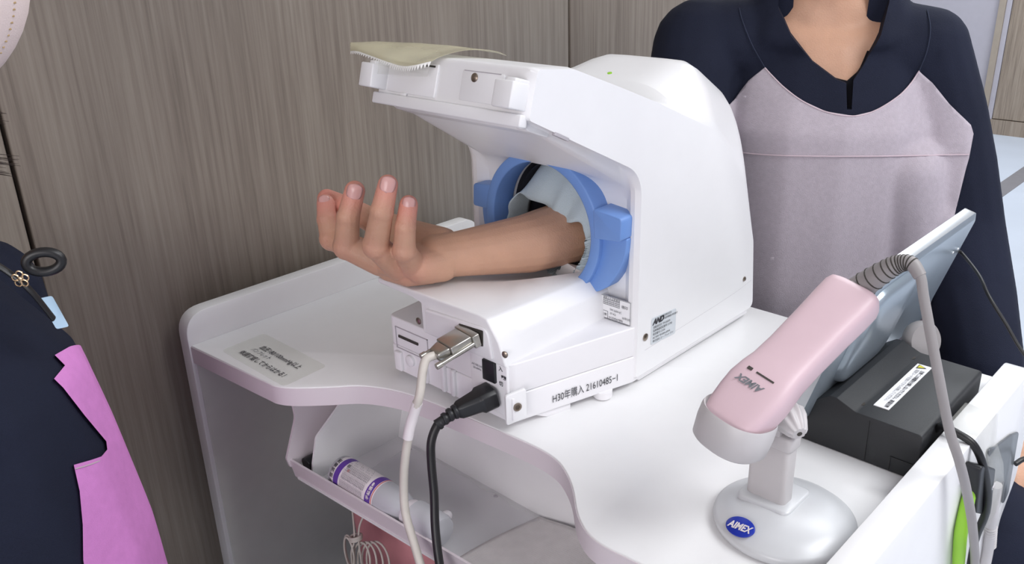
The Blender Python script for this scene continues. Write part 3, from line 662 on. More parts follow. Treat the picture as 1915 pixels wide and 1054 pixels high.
# milky film liner and towel in the tray
rows = []
for i in range(26):
    row = []
    for j in range(15):
        x = -0.80+0.0105*i; y = 0.497+0.0082*j
        z = TZ+0.0015+0.0035*abs(math.sin(i*0.5+j*0.9))*((j % 5)/5)+0.002*math.sin(i*1.3)*math.sin(j*0.8)**2+0.0015
        if i < 8: y += 0.0
        row.append(V((x, y, z)))
    rows.append(row)
bm = bmesh.new(); b_loft(bm, rows, False, False); film = make('plastic_film', bm, M['film'], None, 180)
sd = film.modifiers.new('s', 'SOLIDIFY'); sd.thickness = 0.0003; bake(film)
tag(film, 'crumpled milky clear film lying on the floor of the tray', 'plastic film')
rows = []
for i in range(30):
    row = []
    for j in range(20):
        u = i/29; v = j/19; y = 0.500+0.118*v; x = -0.572+0.20*u+(0.618-y)*(-0.02)-0.015*(1-v); z = TZ+0.004+0.010*math.sin(PI*min(1, u*3)/2)+0.002*math.sin(u*9+v*4)
        row.append(V((x, y, z)))
    rows.append(row)
bm = bmesh.new(); b_loft(bm, rows, False, False); tw = make('towel', bm, M['towel'], None, 180)
sd = tw.modifiers.new('s', 'SOLIDIFY'); sd.thickness = 0.004; bake(tw)
nt = M['towel'].node_tree; b = nt.nodes['Principled BSDF']
br_ = nt.nodes.new('ShaderNodeTexBrick'); br_.inputs['Scale'].default_value = 95; br_.inputs['Mortar Size'].default_value = 0.08; br_.offset = 0.0
tc = nt.nodes.new('ShaderNodeTexCoord'); nt.links.new(tc.outputs['Object'], br_.inputs['Vector'])
bp = nt.nodes.new('ShaderNodeBump'); bp.inputs['Strength'].default_value = 0.8; bp.inputs['Distance'].default_value = 0.001; bp.invert = True
nt.links.new(br_.outputs['Fac'], bp.inputs['Height']); nt.links.new(bp.outputs[0], b.inputs['Normal'])
tag(tw, 'white waffle-weave towel folded in the right end of the tray', 'towel')

# spray bottle lying along the lip
bt = thing('sanitizer_bottle', 'milky disinfectant bottle with a purple and white label, lying in the tray', 'bottle', (-0.72, 0.50, TZ))
ba = V((-0.8005, 0.5010, 0.5985)); bd_ = (V((-0.690, 0.5035, 0.5985))-ba).normalized()
def bz(t): return ba+bd_*t
R_ = 0.0205
lathe('bottle_body', [(0.0, 0), (R_-0.003, 0), (R_, 0.003), (R_, 0.108), (R_-0.004, 0.122), (0.013, 0.130), (0.013, 0.134)], ba, bd_, M['bottle'], bt, 40, 45)
def band(name, t0, t1, a0, a1, rad, m, par):
    x, y, n = frame(bd_); bm = bmesh.new(); rows = []
    for t in (t0, t1):
        rows.append([ba+n*t+(V((0, -1, 0))*math.cos(a0+(a1-a0)*i/20)+V((0, 0, 1))*math.sin(a0+(a1-a0)*i/20))*rad for i in range(21)])
    b_loft(bm, rows, False, False); return make(name, bm, m, par, 180)
lab = band('label', 0.008, 0.088, -0.6, 2.4, R_+0.0002, M['labelw'], bt)
band('label_band', 0.014, 0.023, -0.6, 2.4, R_+0.0004, M['purple'], lab); band('label_band', 0.074, 0.084, -0.6, 2.4, R_+0.0004, M['purple'], lab)
band('label_line', 0.085, 0.0862, -0.6, 2.4, R_+0.0004, M['redink'], lab)
def btext(s, t, ang, size, m, along=False, bold=0.0):
    c_, s_ = math.cos(ang), math.sin(ang); n = V((0, -c_, s_)); tan = V((0, s_, c_))
    o = ba+bd_*t+n*(R_+0.0004)
    if along: text(s, size, o, bd_, tan, m, lab, bold=bold)
    else: text(s, size, o, tan, -bd_, m, lab, bold=bold)
for i, ch in enumerate('手指消毒用'): btext(ch, 0.0125, -0.05+i*0.31, 0.0062, M['ink'], bold=0.0001)
for i, ch in enumerate('ヒビソフト'[:0] or '手指消毒'): btext(ch, 0.0815, 0.25+i*0.26, 0.0055, M['labelw'], bold=0.0002)
for k in range(16):
    for a0 in (0.1, 0.55, 1.0): btext('有効成分 エタノール'[:5+(k*7+int(a0*10)) % 4], 0.029+k*0.0027, a0, 0.0024, M['inklight'])
btext('医', 0.030, 1.25, 0.0055, M['ink']); btext('用', 0.0345, 1.0, 0.004, M['redink'])
lathe('pump_cap', [(0.0155, 0), (0.0165, 0.002), (0.0165, 0.014), (0.014, 0.018), (0.014, 0.030), (0.011, 0.036), (0.0, 0.037)], bz(0.130), bd_, M['cap'], bt, 32)
bm = bmesh.new(); b_tube(bm, catmull([bz(0.160), bz(0.168)+V((0, 0.002, 0.004)), bz(0.172)+V((0, 0.01, 0.006)), bz(0.170)+V((0, 0.026, 0.002))], 5), [0.006]*15+[0.004], 14); make('nozzle', bm, M['cap'], bt)
lathe('clear_overcap', [(0.0165, 0), (0.0195, 0.002), (0.0195, 0.040), (0.017, 0.046), (0, 0.047)], bz(0.140), bd_, M['bottle'], bt, 32)
# dark rounded object with a pink top behind the bracket
bm = bmesh.new(); b_tube(bm, [V((-0.8540, 0.486, 0.590)), V((-0.8520, 0.525, 0.592))], 0.010, 20)
pn = make('marker_pen', bm, M['black']); tag(pn, 'short black marker lying at the left end of the tray', 'pen')
box('pen_sleeve', (-0.8600, 0.530, 0.588), (-0.8440, 0.600, 0.604), M['pinkcloth'], pn, 0.003)

# pink cloth bag and white coiled lead under the tray
bm = bmesh.new(); rows = []
for k in range(16):
    u = k/15; z = 0.560-0.36*u; row = []
    n = 40
    for i in range(n):
        a = 2*PI*i/n; wv = 1+0.06*math.sin(5*a+u*3)
        cx_ = -0.795+0.03*u; row.append(V((cx_+math.cos(a)*(0.095+0.004*u)*wv, 0.585+math.sin(a)*0.045*wv, z-0.01*math.sin(2*a))))
    rows.append(row)
b_loft(bm, rows); pb = make('cloth_bag', bm, M['pinkcloth'], None, 180); tag(pb, 'dusty pink cloth bag hanging beneath the tray', 'bag')
cl = thing('coiled_lead', 'thin white lead tied in a coil and hanging below the tray lip', 'cord', (-0.75, 0.50, 0.5))
cz = V((-0.775, 0.500, 0.512))
bm = bmesh.new()
for k in range(4):
    pts = [cz+V((0.012*k*0.5+math.cos(a)*(0.017+0.002*k)+0.010, 0.004*k-0.006+0.006*math.sin(a), -0.030+math.sin(a)*(0.024+0.001*k))) for a in [2*PI*i/14 for i in range(14)]]
    b_tube(bm, catmull(pts, 4, True), 0.0013, 8, True)
for k in range(2):
    pts = [cz+V((-0.010-0.003*k+math.cos(a)*0.010, 0.003*k-0.01, -0.026+math.sin(a)*0.024)) for a in [2*PI*i/14 for i in range(14)]]
    b_tube(bm, catmull(pts, 4, True), 0.0013, 8, True)
make('coil', bm, M['cable_w'], cl)
bm = bmesh.new()
for k in range(3): b_tube(bm, catmull([cz+V((math.cos(a)*0.008, math.sin(a)*0.007-0.004, -0.002+0.002*k+0.003*math.cos(a))) for a in [2*PI*i/10 for i in range(10)]], 3, True), 0.0017, 8, True)
make('knot', bm, M['cable_w'], cl)
tube('hanging_end', [cz+V((-0.05, 0.03, 0.060)), cz+V((-0.025, 0.012, 0.028)), cz+V((0, -0.006, 0)), cz+V((-0.006, -0.010, -0.03)), cz+V((-0.004, -0.008, -0.10)), cz+V((0.0, 0, -0.2))], 0.0012, M['cable_w'], cl, 8)
tube('hanging_end', [cz+V((0.008, 0.02, 0.045)), cz+V((0.004, 0.0, 0.015)), cz+V((0.006, -0.004, -0.03)), cz+V((0.012, -0.004, -0.065)), cz+V((0.035, 0, -0.085)), cz+V((0.06, 0.01, -0.12))], 0.0012, M['cable_w'], cl, 8)

# ================================================================== BARCODE SCANNER STAND
ss = thing('scanner_stand', 'silver-grey oval scanner stand with a short post and blue oval badge', 'stand', (-0.281, 0.627, DZ))
prof = [(0.060, 0.0), (0.0625, 0.002), (0.0635, 0.006), (0.0625, 0.009), (0.060, 0.0105), (0.055, 0.0150), (0.046, 0.0195), (0.034, 0.0225), (0.020, 0.0240), (0, 0.0245)]
lathe('stand_base', [(a*0.975, b) for a, b in prof], (-0.2745, 0.6175, DZ), (0, 0, 1), M['silverp'], ss, 64, 60)
def rr_pts(x0, x1, y0, y1, r): return fillet([(x0, y0, r), (x1, y0, r), (x1, y1, r), (x0, y1, r)], 5)
prism('post_plinth', rr_pts(-0.313, -0.263, 0.597, 0.645, 0.008), 2, DZ+0.012, DZ+0.0265, M['silverp'], ss, 0.002, 2)
prism('post', rr_pts(-0.308, -0.271, 0.606, 0.624, 0.005), 2, DZ+0.024, DZ+0.083, M['greyp'], ss, 0.002, 2)
prism('post_collar', rr_pts(-0.302, -0.269, 0.604, 0.626, 0.006), 2, DZ+0.080, DZ+0.094, M['greyp'], ss, 0.002, 2)
oprism('cradle_arm', [(-0.010, 0), (0.010, 0), (0.007, 0.052), (-0.007, 0.052)], V((-0.290, 0.612, 0.812)), (1, 0, 0), V((0.0, 0.05, 1)), 0.008, M['greyp'], ss, 0.0015, 2)
# ribbed clamp knob at the top of the post, axis toward the lower right
ka = V((0.72, -0.50, -0.25)).normalized(); ko = V((-0.2830, 0.6180, 0.8310))
bm = bmesh.new(); xk, yk, nk = frame(ka); rings = []
for h, r in ((0.0, 0.0115), (0.004, 0.0138), (0.012, 0.0128), (0.022, 0.0085), (0.025, 0.0060)):
    rings.append([ko+nk*h+(xk*math.cos(a)+yk*math.sin(a))*r*(1+0.07*math.cos(10*a)) for a in [2*PI*i/80 for i in range(80)]])
b_loft(bm, rings); make('clamp_knob', bm, M['greyp'], ss, 40)
lathe('knob_hole', [(0.0022, 0), (0.0022, 0.0006), (0, 0.0006)], ko+ka*0.025, ka, M['slotdark'], ss, 14)
# badge
bo_ = V((-0.2905, 0.5680, 0.7372)); bnrm = V((-0.22, -0.58, 0.78)).normalized(); bxx = V((0.98, -0.06, 0.10)).normalized(); bxx = (bxx-bnrm*bxx.dot(bnrm)).normalized(); byy = bnrm.cross(bxx)
el = [(math.cos(2*PI*i/40)*0.0145, math.sin(2*PI*i/40)*0.0088) for i in range(40)]
bg = oprism('badge', el, bo_-bnrm*0.001, bxx, byy, 0.0018, M['royal'], ss, 0.0004, 1); tag(bg, 'royal blue oval badge')
text('AIMEX', 0.0084, bo_+bnrm*0.0008-byy*0.0030, bxx, byy, M['labelw'], bg, align='CENTER', bold=0.0003, shear=0.25, name='badge_text', sx=0.92)

# ================================================================== BARCODE SCANNER
scn = thing('barcode_scanner', 'pale pink handheld barcode scanner resting nose down in its grey stand', 'barcode scanner', (-0.29, 0.60, 0.86))
N0 = V((-0.2981, 0.565, 0.8481)); E0 = V((-0.2683, 0.695, 0.9211)); SCL = 0.88
ax = (E0-N0).normalized(); toC = (V((0, 0, 1.22))-V((-0.28, 0.6, 0.88))).normalized()
nn = (toC-ax*toC.dot(ax)).normalized(); wd = ax.cross(nn).normalized()     # wd: across
if wd.dot(V((1, 0, 0))) < 0: wd = -wd
q = Quaternion(ax, math.radians(-24 if wd.cross(nn).dot(ax) > 0 else 24))
nn2 = q @ nn; wd2 = q @ wd
if nn2.dot(-rv+uv_) < nn.dot(-rv+uv_): q = q.inverted(); nn2 = q @ nn; wd2 = q @ wd
def ssec(s, hw, hd, dn=0.0, e=4.2, k=40, dw=0.0, tilt=0.0):
    out = []
    for i in range(k):
        a = 2*PI*i/k; c_, s_ = math.cos(a), math.sin(a)
        x = hw*math.copysign(abs(c_)**(2/e), c_); y = hd*math.copysign(abs(s_)**(2/e), s_)
        out.append(N0+ax*(s*SCL+tilt*y)+wd2*(x+dw)+nn2*(y+dn))
    return out
L_ = 0.176
bm = bmesh.new()
body = [(-0.034, 0.009, 0.005, -0.006), (-0.032, 0.015, 0.010, -0.004), (-0.024, 0.0210, 0.0145, -0.002), (-0.008, 0.0252, 0.0160, -0.001), (0.010, 0.0272, 0.0160, 0.0), (0.026, 0.0278, 0.0165, 0.001), (0.042, 0.0262, 0.0165, 0.001), (0.055, 0.0245, 0.0160, 0.0),
        (0.080, 0.0240, 0.0155, -0.001), (0.12, 0.0245, 0.0160, -0.002), (0.150, 0.0255, 0.0165, -0.003), (0.166, 0.0255, 0.0165, -0.003), (0.1725, 0.0240, 0.0150, -0.003), (0.1755, 0.0205, 0.0120, -0.003), (0.1765, 0.010, 0.006, -0.003)]
b_loft(bm, [ssec(s, a, b, c) for s, a, b, c in body]); make('scanner_body', bm, M['pink'], scn, 50)
bm = bmesh.new()
dwn = (V((0, 0, -1))-r0*0.27).normalized()
def shift(sec, d): return [p+dwn*d for p in sec]
rim = lambda k, tl_=-1.15: ssec(0.001, 0.0300*k, 0.0200*k, -0.001, 2.4, 48, 0, tl_)
b_loft(bm, [shift(rim(0.55), 0.0290), shift(rim(0.93), 0.0290), shift(rim(0.99), 0.0270), shift(rim(1.02), 0.012), shift(rim(1.0), 0.001), shift(rim(0.97), -0.001), shift(rim(0.90), 0.0015), shift(rim(0.6), 0.004)]); make('nose_hood', bm, M['greyp'], scn, 50)
bm = bmesh.new(); lw = N0+ax*0.031+nn2*0.0174
for (a, b, hw, hh) in ((-0.012, 0, 0.0022, 0.0014), (0.003, 0, 0.0085, 0.0007)):
    vs = [lw+wd2*(a+i*hw)+ax*(b+j*hh)+nn2*k for k in (0.0, 0.0006) for i, j in ((-1, -1), (1, -1), (1, 1), (-1, 1))]
    v = [bm.verts.new(p) for p in vs]; bm.faces.new(v[4:]); 
    for j in range(4): bm.faces.new((v[j], v[(j+1) % 4], v[4+(j+1) % 4], v[4+j]))
tag(make('status_window', bm, M['slotdark'], scn), 'small dark status window')
text('AIMEX', 0.0086, N0+ax*0.0225+nn2*0.0172+wd2*0.009, -wd2, -ax, M['inklight'], scn, bold=0.0003, shear=0.3, name='maker_logo', sx=0.95)
# strain relief and cable
e0 = N0+ax*0.150+nn2*(-0.003)
rl = [e0, e0+ax*0.010, V((-0.2460, 0.703, 0.9450)), V((-0.2360, 0.704, 0.9525)), V((-0.2275, 0.703, 0.9540)), V((-0.2190, 0.701, 0.9460))]
tube('strain_relief', rl, [0.0125, 0.0115, 0.0088, 0.0072, 0.0060, 0.0052], M['cable_g'], scn, 18)
cr_ = catmull(rl, 8); bm = bmesh.new()
for i in range(10, 33, 2):
    t = (cr_[i+1]-cr_[i-1]).normalized(); k = i/8; rad = [0.0125, 0.0115, 0.0088, 0.0072, 0.0060, 0.0052]; a = int(k); rr_ = rad[a]*(1-k+a)+rad[min(a+1, 5)]*(k-a)
    b_lathe(bm, [(rr_*1.02, -0.0006), (rr_*1.06, 0), (rr_*1.02, 0.0006)], cr_[i], t, 20)
tag(make('relief_slots', bm, M['slotdark'], scn), 'dark grooves of the strain relief')
tube('cable', [rl[-2], rl[-1], (-0.2137, 0.7000, 0.9300), (-0.2056, 0.700, 0.9050), (-0.1924, 0.700, 0.8650), (-0.1790, 0.708, 0.8150), (-0.1690, 0.718, 0.7820), (-0.1640, 0.742, 0.740), (-0.1590, 0.770, 0.685), (-0.1580, 0.812, 0.608), (-0.158, 0.84, 0.52), (-0.158, 0.85, 0.35), (-0.155, 0.85, 0.08), (-0.13, 0.85, 0.008)], 0.0042, M['cable_g'], scn, 14)

# ================================================================== TABLET AND BLACK BOX
bk = thing('black_device_box', 'black box with a white warning label behind the tablet, against the right side board', 'electronic box', (-0.28, 0.85, DZ))
prof = fillet([(-0.212, 0.7205, 0.001), (-0.212, 0.7700, 0.004), (-0.276, 0.7710, 0.012), (-0.296, 0.7795, 0.004), (-0.303, 0.7795, 0.003), (-0.318, 0.769, 0.01), (-0.345, 0.762, 0.004), (-0.348, 0.756, 0.004), (-0.332, 0.7205, 0.001)], 5)
prism('case', prof, 1, 0.757, 0.925, M['blackbox'], bk, 0.0015, 2)
for p in ((-0.279, 0.776, 0.7713), (-0.279, 0.906, 0.7713)):
    lathe('screw_hole', [(0.0042, 0), (0.0042, 0.0004), (0, 0.0004)], p, (0, 0, 1), M['slotdark'], bk, 20)
bm = bmesh.new()
for lo_, hi_ in (((-0.262, 0.7562, 0.7225), (-0.2612, 0.7572, 0.767)), ((-0.238, 0.7562, 0.7225), (-0.2372, 0.7572, 0.737)), ((-0.238, 0.7562, 0.7365), (-0.214, 0.7572, 0.7373))): b_box(bm, lo_, hi_)
tag(make('panel_groove', bm, M['rubber'], bk), 'fine black panel grooves')
lb = box('warning_label', (-0.2685, 0.781, 0.7709), (-0.2535, 0.896, 0.7716), M['paper'], bk)
tag(lb, 'long white warning label')
bm = bmesh.new(); v = [bm.verts.new(p) for p in ((-0.2660, 0.894, 0.7720), (-0.2660, 0.8835, 0.7720), (-0.2565, 0.8888, 0.7720))]; bm.faces.new(v)
tag(make('warning_triangle', bm, M['ink'], lb), 'warning triangle')
bm = bmesh.new(); v = [bm.verts.new(p) for p in ((-0.2650, 0.8925, 0.7723), (-0.2650, 0.885, 0.7723), (-0.2583, 0.8888, 0.7723))]; bm.faces.new(v)
tag(make('warning_triangle', bm, M['yellow'], lb), 'yellow centre of the warning triangle')
text('注意 この装置を分解しないでください。高温注意', 0.0046, (-0.2590, 0.881, 0.7719), (0, -1, 0), (1, 0, 0), M['ink'], lb, sx=0.95, bold=0.0001)
text('電源コードを抜いてから点検してください。', 0.0042, (-0.2640, 0.881, 0.7719), (0, -1, 0), (1, 0, 0), M['inklight'], lb, sx=1.05)
tube('power_lead', [(-0.2130, 0.800, 0.757), (-0.205, 0.790, 0.768), (-0.192, 0.789, 0.7665), (-0.177, 0.790, 0.7600), (-0.1670, 0.797, 0.738), (-0.1615, 0.812, 0.702), (-0.1620, 0.824, 0.670), (-0.168, 0.835, 0.632), (-0.170, 0.847, 0.584), (-0.17, 0.86, 0.50), (-0.17, 0.87, 0.30), (-0.16, 0.87, 0.06), (-0.12, 0.88, 0.006)], 0.0038, M['rubber'], bk, 12)

tb = thing('tablet', 'large silver tablet seen edge-on from behind, leaning back on the black box', 'tablet', (-0.31, 0.90, 0.75))
tz = V((0.045, 0, 0.150)).normalized(); ty = V((0, 1, 0)); tn = ty.cross(tz).normalized()
if tn.x < 0: tn = -tn                                             # back of the tablet faces +x
t0 = V((-0.3265, 0.742, 0.7425))
def tp_(y, z, n=0.0): return t0+ty*y+tz*z+tn*n
TW, TH = 0.322, 0.163
pts = fillet([(0, 0, 0.012), (TW, 0, 0.012), (TW, TH, 0.012), (0, TH, 0.012)], 6)
bm = bmesh.new()
b_loft(bm, [[tp_(p[0], p[1], -0.014) for p in pts], [tp_(p[0], p[1], -0.001) for p in pts]]); bev(make('screen_frame', bm, M['tabletrim'], tb), 0.0008, 2)
pi_ = fillet([(0.006, 0.004, 0.010), (TW-0.004, 0.004, 0.010), (TW-0.004, TH-0.004, 0.010), (0.006, TH-0.004, 0.010)], 6)
bm = bmesh.new(); b_loft(bm, [[tp_(p[0], p[1], -0.0012) for p in pts], [tp_(p[0]*0.985+0.003, p[1]*0.97+0.003, 0.0022) for p in pi_]]); bev(make('back_cover', bm, M['tablet'], tb), 0.0012, 2)
bm = bmesh.new(); b_loft(bm, [[tp_(p[0], p[1], -0.0143) for p in pi_], [tp_(p[0], p[1], -0.0146) for p in pi_]]); make('screen', bm, M['screen'], tb)
bm = bmesh.new()     # raised rounded back housing
pr = fillet([(0.035, 0.035, 0.03), (0.155, 0.035, 0.03), (0.155, 0.150, 0.03), (0.035, 0.150, 0.03)], 8)
cc = V((0.095, 0.092))
b_loft(bm, [[tp_(cc.x+(p[0]-cc.x)*k, cc.y+(p[1]-cc.y)*k, n) for p in pr] for k, n in ((1.0, 0.0018), (0.985, 0.006), (0.95, 0.009), (0.88, 0.0105), (0.5, 0.0112))]); make('rear_housing', bm, M['tablet'], tb, 60)
lathe('camera_dot', [(0.0012, 0), (0.0012, 0.0005), (0, 0.0005)], tp_(0.0, 0.085, -0.008), (0, -1, 0), M['slotdark'], tb, 10)
for yy in (0.288, 0.304): lathe('rear_stud', [(0.002, 0), (0.0018, 0.0008), (0, 0.001)], tp_(yy, 0.118, 0.0022), tn, M['tabletrim'], tb, 12)
# prop behind the tablet
lathe('prop_disc', [(0.0, 0), (0.022, 0), (0.023, 0.003), (0.023, 0.010), (0.020, 0.014), (0, 0.015)], (-0.292, 0.960, 0.768), (0.8, -0.45, 0.3), M['cable_g'], tb, 40)
tube('charging_lead', [tp_(0.316, 0.112, 0.0), tp_(0.320, 0.108, 0.008), (-0.2560, 1.020, 0.838), (-0.238, 1.0, 0.825), (-0.215, 0.995, 0.800), (-0.190, 0.99, 0.772), (-0.15, 0.985, 0.74), (-0.10, 0.98, 0.68), (-0.095, 0.97, 0.40), (-0.10, 0.97, 0.05), (-0.06, 0.98, 0.006)], 0.0020, M['rubber'], tb, 10)

# ================================================================== HARDWARE ON THE RIGHT SIDE BOARD
FX = -0.1785
tpb = thing('clear_tape_strip', 'wide strip of clear tape folded over the right side board of the desk', 'tape', (FX, 0.85, 0.76))
sec = [(-0.208, 0.7605), (-0.195, 0.7612), (-0.180, 0.7612), (-0.1772, 0.7585), (-0.1770, 0.72), (-0.1690, 0.69), (-0.1670, 0.66), (-0.1690, 0.62), (-0.1765, 0.585)]
bm = bmesh.new(); b_loft(bm, [[V((x, 0.806+0.052*0+v+(0.76-z)*0.42*1.0, z)) for x, z in sec] for v in (0.0, 0.03, 0.058)], False, False)
o = make('tape_strip', bm, M['cleartape'], tpb, 180); sd = o.modifiers.new('s', 'SOLIDIFY'); sd.thickness = 0.0004; bake(o)
hub = thing('usb_hub', 'small black usb hub hanging beside the tape on the right side board', 'usb hub', (FX, 0.85, 0.66))
hb = [(0.778, 0.748), (0.838, 0.714), (0.860, 0.645), (0.798, 0.684)]
prism('hub_case', fillet([(a, b, 0.004) for a, b in hb], 4), 0, -0.1785, -0.1640, M['black'], hub, 0.0015, 2)
tag(prism('cable_plug', fillet([(0.795, 0.722, 0.002), (0.811, 0.713, 0.002), (0.8115, 0.700, 0.002), (0.797, 0.708, 0.002)], 3), 0, -0.1780, -0.1660, M['steel'], hub), 'metal plug of the green cable')
text('↔', 0.009, (-0.1638, 0.835, 0.690), (0, 1, -0.2), (0, 0.1, 1), M['labelw'], hub, bold=0.0004)
gc = tube('green_cable', [(-0.1720, 0.796, 0.714), (-0.1720, 0.790, 0.698), (-0.1720, 0.7880, 0.665), (-0.1720, 0.798, 0.632), (-0.1720, 0.809, 0.597), (-0.172, 0.825, 0.52), (-0.172, 0.83, 0.10)], [0.005, 0.0062, 0.0062, 0.006, 0.0055, 0.005, 0.005], M['green'], None, 14)
tag(gc, 'lime green cable hanging down the outside of the desk', 'cable')
bgp = thing('plastic_bracket', 'smoky grey plastic bracket held under the clear tape', 'bracket', (FX, 0.91, 0.68))
prism('bracket_plate', fillet([(0.846, 0.728, 0.006), (0.878, 0.715, 0.01), (0.94, 0.700, 0.006), (0.972, 0.688, 0.008), (0.988, 0.600, 0.006), (0.972, 0.590, 0.006), (0.955, 0.63, 0.01), (0.90, 0.66, 0.01), (0.872, 0.690, 0.006)], 4), 0, -0.1784, -0.1755, M['bag'], bgp, 0.001, 1)
cc_ = thing('clear_cable', 'pale grey ribbed cable hanging below the tape at the side board', 'cable', (FX, 0.93, 0.6))
tube('cable', [(-0.1735, 0.905, 0.655), (-0.1735, 0.915, 0.61), (-0.1735, 0.928, 0.57), (-0.1735, 0.935, 0.52), (-0.1735, 0.94, 0.30), (-0.17, 0.94, 0.06), (-0.13, 0.95, 0.009)], 0.0060, M['greyp'], cc_, 14)
bm = bmesh.new()
for k in range(9): b_lathe(bm, [(0.0068, 0), (0.0072, 0.0008), (0.0068, 0.0016)], (-0.1735, 0.921+k*0.0018, 0.592-k*0.0042), (0, 0.25, -1), 14)
make('ribs', bm, M['greyp'], cc_)
sl = tube('side_lead', [(-0.175, 0.985, 0.640), (-0.165, 1.00, 0.645), (-0.12, 1.02, 0.66), (-0.06, 1.04, 0.68), (-0.02, 1.07, 0.66), (0.0, 1.10, 0.45), (0.0, 1.12, 0.10), (0.03, 1.16, 0.006)], 0.0030, M['rubber'], None, 10)
tag(sl, 'thin black lead leaving the right side of the desk', 'cable')

# ================================================================== PEOPLE
def hand_caps(wr, d, pn, side_, curl=0.5, L=0.18, spread=0.10):
    """wr wrist, d pointing direction, pn palm normal, side_ +1/-1 thumb side"""
    d = V(d).normalized(); pn = V(pn); pn = (pn-d*pn.dot(d)).normalized(); s = d.cross(pn)*side_; wr = V(wr); G = []
    heads = [wr+d*0.088*k+s*o for k, o in ((0.98, 0.030), (1.03, 0.010), (0.98, -0.011), (0.90, -0.030))]
    for h in heads: G.append([(wr+s*(h-wr).dot(s)*0.55+d*0.01, 0.0135), (h, 0.0125)])
    G.append([(heads[0], 0.012), (heads[1], 0.0125), (heads[2], 0.0125), (heads[3], 0.0115), (wr+s*0.016+d*0.015, 0.0135), (wr-s*0.016+d*0.015, 0.0135)])
    for h, ln, o in zip(heads, (0.075, 0.083, 0.077, 0.06), (1.5, 0.5, -0.5, -1.5)):
        p = h; dd = (d+s*o*spread*0.4).normalized(); axx = dd.cross(pn)
        for i, (f, r, r2) in enumerate(((0.45, 0.0092, 0.0086), (0.32, 0.0086, 0.0080), (0.23, 0.0080, 0.0070))):
            dd = (dd*math.cos(curl*0.8)+pn*math.sin(curl*0.8)).normalized() if i or curl > 0.3 else dd
            q2 = p+dd*ln*f; G.append([(p, r), (q2, r2)]); p = q2
    t0_ = wr+s*0.02+d*0.02+pn*0.004; t1 = t0_+(d*0.5+s*0.8+pn*0.3).normalized()*0.042; t2 = t1+(d*0.85+s*0.35+pn*0.35).normalized()*0.032; t3 = t2+(d*0.95+s*0.1+pn*0.35).normalized()*0.027
    G += [[(t0_, 0.015), (t1, 0.0115)], [(t1, 0.0105), (t2, 0.0095)], [(t2, 0.0095), (t3, 0.0078)]]
    return G
def cast_patch(name, target, poly, toP, cdir, m, parent, off=0.003, step=0.006, thick=0.0015):
    """cloth panel: polygon in a (u, v) plane, projected along cdir on the target surface"""
    me = target.data; mw = Matrix.Translation(V(target.location) + (V(target.parent.location) if target.parent else V()))
    T = BVHTree.FromPolygons([mw @ v.co for v in me.vertices], [tuple(p.vertices) for p in me.polygons])
    bm = bmesh.new(); vs = [bm.verts.new((p[0], p[1], 0)) for p in poly]; f = bm.faces.new(vs)
    us = [p[0] for p in poly]; vv = [p[1] for p in poly]
    bmesh.ops.triangulate(bm, faces=bm.faces[:])
    x = min(us)+step
    while x < max(us): bmesh.ops.bisect_plane(bm, geom=bm.verts[:]+bm.edges[:]+bm.faces[:], plane_co=(x, 0, 0), plane_no=(1, 0, 0)); x += step
    y = min(vv)+step
    while y < max(vv): bmesh.ops.bisect_plane(bm, geom=bm.verts[:]+bm.edges[:]+bm.faces[:], plane_co=(0, y, 0), plane_no=(0, 1, 0)); y += step
    cdir = V(cdir).normalized(); dead = []
    for v in bm.verts:
        P = toP(v.co.x, v.co.y); h, n, i, dst = T.ray_cast(P-cdir*0.6, cdir, 1.6)
        if h is None:
            h, n, i, dst = T.find_nearest(P)
            if h is None: dead.append(v); continue
            v.co = h+n*off*0.5; continue
        if n.dot(cdir) > 0: n = -n
        v.co = h-cdir*off*0.6+n*off*0.4
    bmesh.ops.delete(bm, geom=dead, context='VERTS')
    # drop faces stretched over the silhouette
    bad = [f for f in bm.faces if max(e.calc_length() for e in f.edges) > step*7]
    bmesh.ops.delete(bm, geom=bad, context='FACES')
    o = make(name, bm, m, parent, 180); sd = o.modifiers.new('s', 'SOLIDIFY'); sd.thickness = thick; sd.offset = 0; bake(o); return o
def cast_line(name, target, pts, toP, cdir, r, m, parent, off=0.003):
    me = target.data; mw = Matrix.Translation(V(target.location) + (V(target.parent.location) if target.parent else V()))
    T = BVHTree.FromPolygons([mw @ v.co for v in me.vertices], [tuple(p.vertices) for p in me.polygons])
    cdir = V(cdir).normalized(); out = []
    for p in catmull([(a, b, 0) for a, b in pts], 10):
        P = toP(p.x, p.y); h, n, i, dst = T.ray_cast(P-cdir*0.6, cdir, 1.6)
        if h is not None: out.append(h-cdir*off)
    if len(out) < 2: return None
    bm = bmesh.new(); b_tube(bm, out, r, 6); return make(name, bm, m, parent)

# ---------------- seated person behind the desk, right arm through the monitor
O = V((-0.575, 1.25, 0)); Ld = V((0.89, 0.456, 0)); Fd = V((0.456, -0.89, 0))
def B(l, f, z): return O+Ld*l+Fd*f+V((0, 0, z))
RB = Matrix((Ld, Fd, V((0, 0, 1)))).transposed()
def E3(l, f, z, a, b, c): return (B(l, f, z), (a, b, c), RB)
pa = thing('person', 'person in navy top and lavender-grey apron behind the desk, arm through the monitor', 'person', (-0.575, 1.25, 0))
SHR = B(-0.175, 0.01, 1.045); SHL = B(0.140, 0.0, 1.040)
